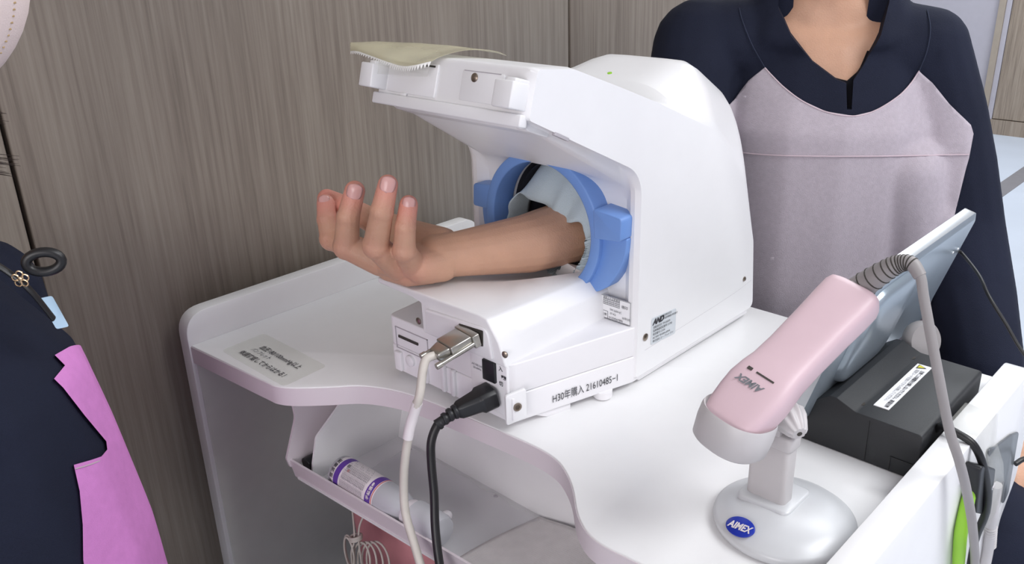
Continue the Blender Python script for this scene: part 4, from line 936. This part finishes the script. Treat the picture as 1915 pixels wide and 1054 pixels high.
# fine arm and hand
W = {'elbow': (-0.655, 0.955, 0.868), 'f1': (-0.653, 0.86, 0.872), 'f2': (-0.6500, 0.760, 0.8745), 'f3': (-0.6580, 0.700, 0.8750), 'f4': (-0.6740, 0.660, 0.8765), 'wr': (-0.6900, 0.626, 0.8770), 'cp': (-0.7080, 0.604, 0.8755),
     'mL': (-0.7080, 0.5680, 0.8745), 'mR': (-0.7260, 0.5610, 0.8720), 'mM': (-0.7560, 0.5600, 0.8700), 'mI': (-0.7950, 0.5700, 0.8690),
     'pL': (-0.6959, 0.548, 0.9016), 'dL': (-0.6908, 0.548, 0.9293), 'tL': (-0.6922, 0.556, 0.9520),
     'pR': (-0.7215, 0.530, 0.9065), 'dR': (-0.7053, 0.530, 0.9481), 'tR': (-0.7040, 0.540, 0.9750),
     'pM': (-0.7838, 0.535, 0.8900), 'dM': (-0.7744, 0.535, 0.9264), 'tM': (-0.7709, 0.545, 0.9550),
     'pI': (-0.8500, 0.5600, 0.8775), 'dI': (-0.8610, 0.5640, 0.8985), 'tI': (-0.8690, 0.5700, 0.9165)}
W = {k: V(v) for k, v in W.items()}
G = []
G += [[(W['elbow'], (0.047, 0.03, 0.043)), (W['f1'], (0.046, 0.03, 0.041))], [(W['f1'], (0.046, 0.03, 0.041)), (W['f2'], (0.0405, 0.02, 0.0385))],
      [(W['f2'], (0.0405, 0.02, 0.0385)), (W['f3'], (0.0360, 0.02, 0.0345))], [(W['f3'], (0.0360, 0.02, 0.0345)), (W['f4'], (0.0325, 0.02, 0.0300))],
      [(W['f4'], (0.0325, 0.02, 0.0300)), (W['wr'], (0.0300, 0.02, 0.0260))], [(W['wr'], (0.0300, 0.02, 0.0260)), (W['cp'], (0.0310, 0.02, 0.0245))]]
G += [[(W['cp']+V((0.016, 0.002, -0.002)), 0.0175), (W['mL']+V((0.004, 0.006, -0.006)), 0.0145)], [(W['cp']+V((0.006, 0.0, -0.003)), 0.0175), (W['mR'], 0.0145)],
      [(W['cp']+V((-0.008, 0.004, -0.002)), 0.0175), (W['mM'], 0.0145)], [(W['cp']+V((-0.020, 0.012, 0.0)), 0.0170), (W['mI'], 0.0140)],
      [(W['mL'], 0.0135), (W['mR'], 0.0140), (W['cp'], 0.0185)], [(W['mR'], 0.0140), (W['mM'], 0.0140), (W['cp'], 0.0185)], [(W['mM'], 0.0140), (W['mI'], 0.0135), (W['cp']+V((-0.012, 0.008, 0)), 0.0185)],
      # heel of the little-finger side bulging to the camera
      [(V((-0.7040, 0.5760, 0.8710)), 0.0185), (V((-0.6960, 0.6000, 0.8700)), 0.0200)], [(V((-0.7200, 0.5700, 0.8620)), 0.0150), (V((-0.7500, 0.5660, 0.8600)), 0.0130), (V((-0.7050, 0.5900, 0.8640)), 0.0160)]]
for c_, rs in (('L', (0.0150, 0.0126, 0.0112, 0.0100)), ('R', (0.0162, 0.0142, 0.0124, 0.0108)), ('M', (0.0165, 0.0148, 0.0128, 0.0117)), ('I', (0.0160, 0.0140, 0.0122, 0.0108))):
    P = [W['m'+c_], W['p'+c_], W['d'+c_], W['t'+c_]]; G += chain(P, rs)
    G.append([(P[1], rs[1]*1.09)]); G.append([(P[2], rs[2]*1.06)])
    mid = (P[0]+P[1])/2; G.append([(mid, rs[1]*1.07)])
TH_ = [V((-0.7200, 0.622, 0.8800)), V((-0.7560, 0.6130, 0.8850)), V((-0.8200, 0.6010, 0.8960)), V((-0.8580, 0.5950, 0.9060)), V((-0.8920, 0.5880, 0.9130))]
G += chain(TH_, (0.0225, 0.0205, 0.0155, 0.0138, 0.0125)); G.append([(TH_[3], 0.0145)])
G.append([(TH_[1], 0.0180), (W['mI']+V((0.008, 0.01, 0.002)), 0.0125), (W['cp'], 0.017)])
fine = blob('arm', G, 0.00135, M['skin'], None, 4, 0.45)
# rest of the body, one surface
K = []
K.append([E3(0, 0.0, 1.02, 0.13, 0.075, 0.06), E3(0, 0.005, 0.92, 0.145, 0.095, 0.06)]); K.append([E3(0, 0.005, 0.92, 0.145, 0.095, 0.06), E3(0, 0.0, 0.72, 0.13, 0.095, 0.06)])
K.append([E3(0, 0.0, 0.72, 0.13, 0.095, 0.06), E3(0, -0.01, 0.52, 0.165, 0.11, 0.08)])
K.append([(B(0, -0.015, 1.10), 0.055), (B(0.002, 0.012, 1.235), 0.050)]); K.append([E3(0, -0.005, 1.06, 0.10, 0.05, 0.035), (B(0, -0.012, 1.13), 0.05)])
K.append([(SHR, 0.05), (SHL, 0.05), E3(0, 0, 1.05, 0.1, 0.06, 0.03)])
K += chain([SHR, V((-0.69, 1.05, 0.925)), V(W['elbow'])], (0.050, 0.045, 0.040))
EL = B(0.235, 0.015, 0.775); WRL = B(0.262, 0.19, 0.600)
K += chain([SHL, EL, WRL], (0.050, 0.040, 0.026))
K += hand_caps(WRL, Fd*0.14+V((0, 0, -0.05)), V((0, 0, -1)), -1, 0.35)
hips = [B(-0.09, 0.02, 0.52), B(0.09, 0.02, 0.52)]; kn = [B(-0.10, 0.30, 0.48), B(0.26, 0.37, 0.47)]; an = [B(-0.10, 0.27, 0.09), B(0.27, 0.34, 0.09)]
for h, k, a in zip(hips, kn, an): K += chain([h, k, a], (0.085, 0.058, 0.038)); K.append([(a+V((0, 0, -0.045)), 0.038), (a+Fd*0.14+V((0, 0, -0.055)), 0.030)])
# head: skull, jaw, nose, lips, ears
HD = B(0.004, 0.035, 1.305)
def Hh(l, f, z, a, b=None, c=None): return (HD+Ld*l+Fd*f+V((0, 0, z)), (a, b or a, c or a), RB)
K += [[Hh(0, -0.015, 0.03, 0.074, 0.092, 0.085)], [Hh(0, 0.02, 0.0, 0.062, 0.062, 0.07), Hh(0, 0.045, -0.075, 0.030, 0.026, 0.02)], [Hh(0, 0.078, 0.015, 0.006), Hh(0, 0.098, -0.018, 0.010), Hh(0, 0.07, -0.02, 0.015)],
      [Hh(0.02, 0.078, -0.045, 0.006), Hh(-0.02, 0.078, -0.045, 0.006), Hh(0, 0.084, -0.045, 0.008)], [Hh(0.035, 0.072, 0.024, 0.010), Hh(-0.035, 0.072, 0.024, 0.010)]]
for s in (-1, 1): K.append([Hh(s*0.077, -0.01, 0.012, 0.006, 0.014, 0.016), Hh(s*0.074, -0.004, -0.020, 0.005, 0.008, 0.010)])
body = blob('body', K, 0.005, M['skin'], None, 4, 0.5)
body = join_into(body, fine); body.name = 'body'; body.parent = pa; body.location = -V(pa.location)
body.data.polygons.foreach_set('use_smooth', [True]*len(body.data.polygons))
at = body.data.attributes.new('blush', 'FLOAT', 'POINT')
tips = [(W['tL'], 0.02), (W['tR'], 0.022), (W['tM'], 0.022), (W['tI'], 0.022), (TH_[4], 0.035), (TH_[3], 0.028), (W['dL'], 0.010), (W['pL'], 0.012), (W['pR'], 0.014), (W['pM'], 0.014), (W['pI'], 0.014), (W['mL'], 0.02)]
tips = [(p, r, 1.0 if i < 6 else 0.45) for i, (p, r) in enumerate(tips)]
for v in body.data.vertices:
    p = v.co+V(pa.location)*0+body.location*0
    if v.co.y < 0.7 and v.co.x < -0.55:
        f = 0
        for c0, r, k in tips: f = max(f, k*math.exp(-((v.co-c0).length/r)**2))
        at.data[v.index].value = f
nt = M['skin'].node_tree; b = nt.nodes['Principled BSDF']; src = b.inputs['Base Color'].links[0].from_socket
an_ = nt.nodes.new('ShaderNodeAttribute'); an_.attribute_name = 'blush'
mx = nt.nodes.new('ShaderNodeMix'); mx.data_type = 'RGBA'; nt.links.new(an_.outputs['Fac'], mx.inputs['Factor']); nt.links.new(src, mx.inputs['A'])
mx.inputs['B'].default_value = srgb(226, 150, 136); nt.links.new(mx.outputs['Result'], b.inputs['Base Color'])
# fingernails
def nail(tip, dip, face, wdt, ln, parent):
    ax_ = (tip-dip).normalized(); n = V(face); n = (n-ax_*n.dot(ax_)).normalized(); s = ax_.cross(n); bm = bmesh.new(); R = []
    for i in range(9):
        v = -1+2*i/8; row = []
        for j in range(9):
            u = -1+2*j/8; wv = math.sqrt(max(0.02, 1-abs(v)**3.5))
            row.append(tip+ax_*(ln*0.5*v)+s*(wdt*0.5*u*wv)+n*(0.0006+wdt*0.50*math.sqrt(max(0, 1-0.72*(u*wv)**2))-0.0022*max(0, v)**2))
        R.append(row)
    b_loft(bm, R, False, False); o = make('fingernail', bm, M['nail'], parent, 180)
    sd = o.modifiers.new('s', 'SOLIDIFY'); sd.thickness = 0.0007; sd.offset = 1; bake(o)
    o.data.materials.append(M['naillip'])
    return o
tocam = V((0, 0, 1.22))
for c_, wdt, ln, r in (('L', 0.0142, 0.0155, 0.0098), ('R', 0.0158, 0.0170, 0.0106), ('M', 0.0166, 0.0175, 0.0114), ('I', 0.0140, 0.0150, 0.0106)):
    t, d = W['t'+c_], W['d'+c_]; face = (tocam-t) + (V((-0.25, -0.05, 0)) if c_ == 'I' else V((0, 0, 0)))
    ax_ = (t-d).normalized(); n = face; n = (n-ax_*n.dot(ax_)).normalized()
    nail(t+ax_*0.0012+n*(r-wdt*0.50-0.0002), d, face, wdt, ln, pa)
# trousers
TR = []
TR.append([E3(0, -0.01, 0.53, 0.18, 0.12, 0.09), E3(0, 0, 0.62, 0.15, 0.11, 0.06)])
for h, k, a in zip(hips, kn, an): TR += chain([h, k, a+V((0, 0, 0.02))], (0.105, 0.078, 0.068))
tr = blob('trousers', TR, 0.007, M['navy'], pa, 4); tag(tr, 'navy trousers')
for a in an:
    shoe = blob('shoe', [[(a+V((0, 0, -0.045))-Fd*0.02, (0.045, 0.05, 0.04)), (a+Fd*0.15+V((0, 0, -0.058)), (0.045, 0.045, 0.028))]], 0.006, M['cap'], pa, 3)
# navy top
T_ = []
T_.append([E3(0, 0.0, 1.035, 0.145, 0.085, 0.05), E3(0, 0.012, 0.93, 0.165, 0.115, 0.06)]); T_.append([E3(0, 0.012, 0.93, 0.165, 0.115, 0.06), E3(0, 0.01, 0.74, 0.165, 0.118, 0.06)])
T_.append([E3(0, 0.01, 0.74, 0.165, 0.118, 0.06), E3(0, 0.0, 0.52, 0.20, 0.135, 0.05)])
T_.append([(SHR+V((0, 0, 0.004)), 0.062), E3(-0.055, -0.01, 1.085, 0.03, 0.055, 0.03), E3(0, 0, 1.03, 0.13, 0.08, 0.03)])
T_.append([(SHL+V((0, 0, 0.004)), 0.056), E3(0.055, -0.01, 1.085, 0.03, 0.055, 0.03), E3(0, 0, 1.03, 0.13, 0.08, 0.03)])
T_.append([E3(-0.05, -0.012, 1.128, 0.045, 0.060, 0.02), E3(0.055, -0.012, 1.128, 0.045, 0.060, 0.02), E3(0, 0.015, 1.06, 0.13, 0.080, 0.03)])
T_ += chain([SHR, V((-0.700, 1.09, 0.955)), V((-0.672, 1.045, 0.91))], (0.070, 0.064, 0.056))
T_ += chain([SHL, B(0.175, 0.005, 0.955), B(0.195, 0.01, 0.885), B(0.218, 0.02, 0.790), B(0.236, 0.075, 0.705), B(0.250, 0.160, 0.630)], (0.058, 0.056, 0.058, 0.060, 0.060, 0.052))
T_.append([E3(0.236, 0.05, 0.71, 0.058, 0.062, 0.03), E3(0.248, 0.105, 0.605, 0.056, 0.062, 0.012)])
T_ += [[(B(0.16, 0.03, 0.90), 0.035), (B(0.24, 0.03, 0.76), 0.030)], [(B(0.17, 0.06, 0.82), 0.022), (B(0.245, 0.06, 0.79), 0.018)], [(B(0.18, 0.06, 0.74), 0.028), (B(0.26, 0.07, 0.70), 0.02)], [(B(0.13, 0.05, 0.88), 0.05), (B(0.17, 0.04, 0.68), 0.05)]]
tunic = blob('top', T_, 0.005, M['navy'], pa, 5, 0.6)
tag(tunic, 'loose navy top with a wide neckband')
# neck opening: V at the front plus a round hole for the neck
vp = [(-0.068, 1.20), (-0.066, 1.105), (-0.046, 1.070), (-0.014, 1.035), (0.018, 1.013), (0.032, 1.008), (0.036, 0.975), (0.042, 0.975), (0.041, 1.012), (0.052, 1.030), (0.070, 1.070), (0.078, 1.11), (0.080, 1.20)]
bm = bmesh.new(); a = [bm.verts.new(B(l, 0.03, z)-V(tunic.location)*0) for l, z in vp]; b = [bm.verts.new(B(l, 0.25, z)) for l, z in vp]
bm.faces.new(a); bm.faces.new(b[::-1]); n = len(vp)
for i in range(n): bm.faces.new((a[i], b[i], b[(i+1) % n], a[(i+1) % n]))
cut(tunic, make('c', bm, M['navy'], None, 0))
bm = bmesh.new(); b_lathe(bm, [(0.058, -0.08), (0.066, 0.2)], B(0.004, -0.004, 1.11), (0, 0, 1), 40)
cut(tunic, make('c', bm, M['navy'], None, 0)); sharp(tunic, 60)
# black undershirt edge
us_ = blob('undershirt', [[E3(0, 0.0, 1.03, 0.118, 0.081, 0.035), E3(0, 0.004, 0.94, 0.135, 0.103, 0.04)], [(B(0.0, -0.014, 1.07), 0.062), (B(0, -0.012, 1.115), 0.060)], [(SHR, 0.04), (SHL, 0.04)]], 0.005, M['navydark'], pa, 3)
vp2 = [(-0.095, 1.25), (-0.085, 1.10), (-0.05, 1.045), (0.0, 1.017), (0.034, 1.009), (0.048, 1.022), (0.058, 1.050), (0.062, 1.09), (0.060, 1.25)]
bm = bmesh.new(); a = [bm.verts.new(B(l, -0.2, z)) for l, z in vp2]; b = [bm.verts.new(B(l, 0.25, z)) for l, z in vp2]
bm.faces.new(a); bm.faces.new(b[::-1]); n = len(vp2)
for i in range(n): bm.faces.new((a[i], b[i], b[(i+1) % n], a[(i+1) % n]))
cut(us_, make('c', bm, M['navy'], None, 0)); sharp(us_, 60); tag(us_, 'black undershirt edge')
# apron panel; (l, z) given on the plane f = 0.12 and cast along the facing direction seen from the camera
cd = (B(0.05, 0.12, 0.95)-V((0, 0, 1.22))).normalized()
toB = lambda l, z: B(l, 0.12, z)
bib = [(-0.124, 0.983), (-0.118, 0.990), (-0.100, 1.016), (-0.080, 1.034), (-0.070, 1.024), (-0.050, 1.006), (-0.024, 0.988), (0.008, 0.974), (0.043, 0.969), (0.070, 0.977), (0.097, 0.997), (0.112, 1.016), (0.121, 1.034), (0.140, 1.018), (0.165, 0.990), (0.195, 0.962), (0.200, 0.950), (0.199, 0.915), (0.194, 0.850), (0.187, 0.78), (0.180, 0.70), (0.178, 0.58), (-0.150, 0.58), (-0.155, 0.75), (-0.155, 0.93)]
ap = cast_patch('apron', tunic, bib, toB, cd, M['lav'], pa, 0.004); tag(ap, 'lavender-grey apron panel')
cast_line('apron_seam', tunic, [(-0.15, 0.918), (-0.074, 0.911), (0.06, 0.914), (0.199, 0.921)], toB, cd, 0.0009, M['lavseam'], pa, 0.0065)
cast_line('neck_edging', tunic, bib[3:13], toB, cd, 0.0009, M['lavseam'], pa, 0.005)
cast_line('band_seam', tunic, [(-0.126, 1.12), (-0.118, 1.10), (-0.100, 1.065), (-0.080, 1.034)], toB, cd, 0.0007, M['navyseam'], pa, 0.002)
cast_line('band_seam', tunic, [(0.122, 1.118), (0.128, 1.09), (0.127, 1.06), (0.121, 1.034)], toB, cd, 0.0007, M['navyseam'], pa, 0.002)
# face and hair
for s in (-1, 1):
    e = bmesh.new(); b_lathe(e, [(0, -0.011), (0.008, -0.008), (0.011, 0), (0.008, 0.008), (0, 0.011)], HD+Ld*s*0.031+Fd*0.068+V((0, 0, 0.006)), Fd, 20); make('eye', e, M['cap'], pa, 180)
    lathe('iris', [(0.0052, 0), (0.0045, 0.001), (0, 0.0012)], HD+Ld*s*0.031+Fd*0.0785+V((0, 0, 0.006)), Fd, M['hair'], pa, 18)
hr = blob('hair', [[Hh(0, -0.028, 0.05, 0.085, 0.094, 0.085)], [Hh(0, -0.05, 0.0, 0.08, 0.075, 0.08), Hh(0, -0.055, -0.06, 0.06, 0.04, 0.04)]], 0.005, M['hair'], pa, 3)
bm = bmesh.new(); v_ = [HD+Fd*0.045+V((0, 0, 0.062)), HD+Fd*0.2+V((0, 0, 0.062))]
bmc = bmesh.new(); hull(bmc, [Hh(0, 0.075, -0.02, 0.066, 0.055, 0.065), Hh(0, 0.13, -0.02, 0.08, 0.06, 0.065)]); cut(hr, make('c', bmc, M['hair'], None, 0)); sharp(hr, 60)
lips = blob('lips', [[Hh(0.018, 0.0815, -0.046, 0.003), Hh(-0.018, 0.0815, -0.046, 0.003), Hh(0, 0.0905, -0.046, 0.005)]], 0.0015, mat('lips', srgb(186, 120, 112), 0.4), pa, 2)

# ---------------- foreground person at the left, seen from the side
R3 = V((0.7235, 0.6903, 0)); F3 = V((-0.6903, 0.7235, 0))     # R3: where the person faces, F3: away from the camera
def Q(a, d, z): return R3*a+F3*d+V((0, 0, z))
RQ = Matrix((R3, F3, V((0, 0, 1)))).transposed()
def Eq(a, d, z, x, y, zz): return (Q(a, d, z), (x, y, zz), RQ)
D0 = 0.68
pb_ = thing('person', 'person in navy top, orchid pink apron and face mask at the left edge', 'person', tuple(Q(-0.47, D0, 0)))
SQn = Q(-0.545, D0-0.145, 0.905); SQf = Q(-0.54, D0+0.15, 0.905)
K = []
K.append([Eq(-0.53, D0, 0.90, 0.065, 0.12, 0.05), Eq(-0.505, D0, 0.82, 0.085, 0.12, 0.06)]); K.append([Eq(-0.505, D0, 0.82, 0.085, 0.12, 0.06), Eq(-0.49, D0, 0.60, 0.09, 0.12, 0.06)]); K.append([Eq(-0.49, D0, 0.60, 0.09, 0.12, 0.06), Eq(-0.50, D0, 0.5, 0.10, 0.14, 0.06)])
K.append([(Q(-0.545, D0, 0.93), 0.052), (Q(-0.490, D0-0.03, 1.12), 0.048)]); K.append([(SQn, 0.045), (SQf, 0.045)])
ELn = Q(-0.60, D0-0.18, 0.66); WRn = Q(-0.52, D0-0.12, 0.50); ELf = Q(-0.56, D0+0.17, 0.66); WRf = Q(-0.47, D0+0.10, 0.50)
K += chain([SQn, ELn, WRn], (0.047, 0.038, 0.026)); K += chain([SQf, ELf, WRf], (0.047, 0.038, 0.026))
K += hand_caps(WRn, R3*0.8+V((0, 0, -0.25))+F3*0.2, V((0, 0, -1)), 1, 0.35); K += hand_caps(WRf, R3*0.8+V((0, 0, -0.25))-F3*0.2, V((0, 0, -1)), -1, 0.35)
hp_ = [Q(-0.49, D0+s*0.09, 0.47) for s in (-1, 1)]; kq = [Q(-0.12, D0+s*0.10-0.07, 0.42) for s in (-1, 1)]; aq = [Q(-0.14, D0+s*0.10-0.07, 0.09) for s in (-1, 1)]
for h, k, a in zip(hp_, kq, aq): K += chain([h, k, a], (0.085, 0.056, 0.038)); K.append([(a+V((0, 0, -0.045)), 0.036), (a+R3*0.13+V((0, 0, -0.055)), 0.030)])
HQ = Q(-0.455, D0-0.06, 1.225)
def lshift(o):
    for v in o.data.vertices:
        z = v.co.z+o.location.z+o.parent.location.z; k = max(0, min(1, (1.13-z)/0.12)); v.co += (R3*-0.022+V((0, 0, -0.022)))*k*min(1, max(0, z-0.1)*4)
def Hq(a, d, z, x, y=None, zz=None): return (HQ+R3*a+F3*d+V((0, 0, z)), (x, y or x, zz or x), RQ)
K += [[Hq(-0.015, 0, 0.03, 0.092, 0.074, 0.085)], [Hq(0.02, 0, 0.0, 0.062, 0.062, 0.07), Hq(0.045, 0, -0.075, 0.026, 0.030, 0.02)], [Hq(0.078, 0, 0.015, 0.006), Hq(0.098, 0, -0.018, 0.010), Hq(0.07, 0, -0.02, 0.015)], [Hq(0.072, 0.035, 0.024, 0.010), Hq(0.072, -0.035, 0.024, 0.010)], [(Q(-0.490, D0-0.03, 1.12), 0.045), Hq(-0.02, 0, -0.05, 0.045)]]
for s in (-1, 1): K.append([Hq(-0.01, s*0.077, 0.012, 0.014, 0.006, 0.016), Hq(-0.004, s*0.074, -0.020, 0.008, 0.005, 0.010)])
b2 = blob('body', K, 0.005, M['skin'], pb_, 4, 0.5)
for s in (-1, 1):
    e = bmesh.new(); b_lathe(e, [(0, -0.011), (0.008, -0.008), (0.011, 0), (0.008, 0.008), (0, 0.011)], HQ+F3*s*0.031+R3*0.068+V((0, 0, 0.012)), R3, 20); make('eye', e, M['cap'], pb_, 180)
    lathe('iris', [(0.0052, 0), (0.0045, 0.001), (0, 0.0012)], HQ+F3*s*0.031+R3*0.0785+V((0, 0, 0.012)), R3, M['hair'], pb_, 18)
h2 = blob('hair', [[Hq(-0.035, 0, 0.05, 0.090, 0.085, 0.085)], [Hq(-0.055, 0, 0.0, 0.070, 0.08, 0.08), Hq(-0.07, 0, -0.10, 0.05, 0.07, 0.05)]], 0.005, M['hair'], pb_, 3)
T_ = []
T_.append([Eq(-0.525, D0, 0.930, 0.080, 0.125, 0.045), Eq(-0.497, D0, 0.865, 0.108, 0.140, 0.05)])
T_.append([Eq(-0.497, D0, 0.865, 0.108, 0.140, 0.05), Eq(-0.487, D0, 0.78, 0.116, 0.145, 0.05)])
T_.append([Eq(-0.487, D0, 0.78, 0.116, 0.145, 0.05), Eq(-0.482, D0, 0.68, 0.126, 0.150, 0.05)]); T_.append([Eq(-0.482, D0, 0.68, 0.126, 0.150, 0.05), Eq(-0.482, D0, 0.50, 0.132, 0.165, 0.05)])
T_.append([(Q(-0.535, D0, 0.935), 0.066), (Q(-0.515, D0, 0.968), 0.060)])
T_.append([(SQn, 0.058), (Q(-0.54, D0-0.05, 0.945), 0.05), (Q(-0.54, D0+0.05, 0.945), 0.05), (SQf, 0.058)])
T_ += chain([SQn, Q(-0.565, D0-0.17, 0.82), Q(-0.575, D0-0.175, 0.75)], (0.062, 0.064, 0.062)); T_ += chain([SQf, Q(-0.545, D0+0.165, 0.80), Q(-0.55, D0+0.17, 0.73)], (0.060, 0.064, 0.062))
tn2 = blob('top', T_, 0.005, M['navy'], pb_, 5, 0.6); lshift(tn2); lshift(b2); tag(tn2, 'navy top with folds at the shoulder')
bm = bmesh.new(); b_lathe(bm, [(0.052, 0), (0.054, 0.2)], Q(-0.547, D0, 0.925), (0.15, 0.14, 1), 40); cut(tn2, make('c', bm, M['navy'], None, 0)); sharp(tn2, 60)
TRq = [[Eq(-0.49, D0, 0.47, 0.12, 0.15, 0.07), Eq(-0.485, D0, 0.55, 0.11, 0.14, 0.05)]]
for h, k, a in zip(hp_, kq, aq): TRq += chain([h, k, a+V((0, 0, 0.02))], (0.085, 0.064, 0.056))
tag(blob('trousers', TRq, 0.007, M['navy'], pb_, 4), 'navy trousers')
for a in aq: blob('shoe', [[(a+V((0, 0, -0.045))-R3*0.02, (0.045, 0.05, 0.04)), (a+R3*0.15+V((0, 0, -0.058)), (0.045, 0.045, 0.028))]], 0.006, M['cap'], pb_, 3)
# apron panel on the torso flank: (a, z) read on the plane 0.6 m away, cast away from the camera
toQ = lambda a, z: Q(a, 0.6, z)
cdq = (Q(-0.34, 0.6, 0.85)-V((0, 0, 1.22))).normalized()
apo = [(-0.351, 0.950), (-0.366, 0.938), (-0.359, 0.927), (-0.371, 0.911), (-0.365, 0.902), (-0.352, 0.873), (-0.338, 0.845), (-0.339, 0.836), (-0.346, 0.829), (-0.356, 0.826), (-0.372, 0.822), (-0.3725, 0.795), (-0.377, 0.760), (-0.384, 0.724), (-0.40, 0.50), (-0.10, 0.50), (-0.10, 0.75), (-0.20, 0.92), (-0.31, 0.975)]
ap2 = tn2.copy(); ap2.data = tn2.data.copy(); C.objects.link(ap2); ap2.name = 'apron'
for v, n in zip(ap2.data.vertices, [v.normal.copy() for v in tn2.data.vertices]): v.co += n*0.0035
bm = bmesh.new(); base = [toQ(a_, z_) for a_, z_ in apo]; a = [bm.verts.new(p-cdq*0.35) for p in base]; b = [bm.verts.new(p+cdq*0.8) for p in base]
bm.faces.new(a); bm.faces.new(b[::-1]); n = len(base)
for k in range(n): bm.faces.new((a[k], b[k], b[(k+1) % n], a[(k+1) % n]))
bmesh.ops.triangulate(bm, faces=bm.faces[:])
cut(ap2, make('c', bm, M['orchid'], None, 0), 'INTERSECT'); ap2.data.materials.clear(); ap2.data.materials.append(M['orchid']); sharp(ap2, 60)
for p in ap2.data.polygons: p.material_index = 0
tag(ap2, 'orchid pink apron panel')
cast_line('apron_stitching', tn2, [(-0.371, 0.818), (-0.356, 0.822), (-0.345, 0.826)], toQ, cdq, 0.0006, M['lavseam'], pb_, 0.0065)
# face mask
bm = bmesh.new(); mc = Q(-0.424, 0.60, 1.213)
hull(bm, [(mc, (0.104, 0.072, 0.099), RQ)], 40, 24)
mk = make('face_mask', bm, M['maskc'], pb_, 180); tag(mk, 'pale pinkish mask with a stitched edge')
bm = bmesh.new()
for i in range(46):
    a = math.radians(-88+i*2.6); p = mc+R3*math.cos(a)*0.1025+V((0, 0, math.sin(a)*0.0975)); t = (-R3*math.sin(a)+V((0, 0, math.cos(a)))); nrm = (R3*math.cos(a)+V((0, 0, math.sin(a))))
    b_tube(bm, [p-nrm*0.004-t*0.0009-F3*0.012, p+nrm*0.0012+t*0.0009-F3*0.006], 0.0007, 6)
make('mask_stitching', bm, M['stitch'], mk)
# wisps of hair hanging beside the neck
bm = bmesh.new()
for base_z, n in ((1.105, 30), (1.072, 20)):
    for k in range(n):
        z0_ = base_z+random.uniform(-0.004, 0.006); ln = random.uniform(0.008, 0.022); dz = random.uniform(-0.004, 0.006)
        p0 = Q(-0.505, 0.62+random.uniform(-0.01, 0.01), z0_+0.03+random.uniform(-0.004, 0.008)); p2 = Q(-0.373+ln, 0.6, z0_)+V((0, 0, dz)); p1 = (p0*0.4+p2*0.6)+V((0, 0, -0.006))
        b_tube(bm, catmull([p0, p1, p2], 5), [0.00022]*10+[0.0001], 4)
make('loose_hair', bm, M['hair'], pb_)
# badge reel with flower charm and card, hanging on the chest
rl_ = thing('badge_reel', 'black badge reel with a gold flower charm clipped to the collar of the foreground person', 'badge reel', tuple(Q(-0.3996, 0.6549, 0.9758)))
rc = Q(-0.3913, 0.6660, 0.9769)
bm = bmesh.new()
ringp = [rc+R3*math.cos(a)*0.0125+V((0, 0, math.sin(a)*0.0085))+F3*0.004*math.cos(a) for a in [2*PI*i/24 for i in range(24)]]
b_tube(bm, ringp, 0.0042, 12, True); make('strap_loop', bm, M['rubber'], rl_)
tube('strap', [Q(-0.4440, 0.6493, 0.9980), Q(-0.4274, 0.6527, 0.9847), Q(-0.4129, 0.6549, 0.9702), Q(-0.4018, 0.6571, 0.9536), Q(-0.3952, 0.6660, 0.9258)], 0.0040, M['rubber'], rl_, 10, flat=0.5)
fc = Q(-0.4024, 0.6471, 0.9697)
bm = bmesh.new()
for k in range(5):
    a = 2*PI*k/5+0.3; c0 = fc+R3*math.cos(a)*0.0042+V((0, 0, math.sin(a)*0.0042))
    b_tube(bm, [c0+R3*math.cos(b)*0.0028+V((0, 0, math.sin(b)*0.0028)) for b in [2*PI*i/14 for i in range(14)]], 0.0006, 6, True)
b_lathe(bm, [(0.0022, -0.001), (0.0018, 0.0008), (0, 0.0015)], fc, -F3, 12); tag(make('flower_charm', bm, M['gold'], rl_), 'gold openwork flower charm')
cd_ = thing('name_card', 'pale blue card tucked at the collar of the foreground person above the pink apron', 'card', tuple(Q(-0.3885, 0.6660, 0.9314)))
oprism('card', fillet([(0, 0, 0.002), (0.010, 0, 0.002), (0.010, 0.030, 0.002), (0, 0.030, 0.002)], 4), Q(-0.3996, 0.6738, 0.9125), (R3*0.85+F3*0.5), (V((0, 0, 1))-R3*0.28), -0.001, M['bluecard'], cd_)
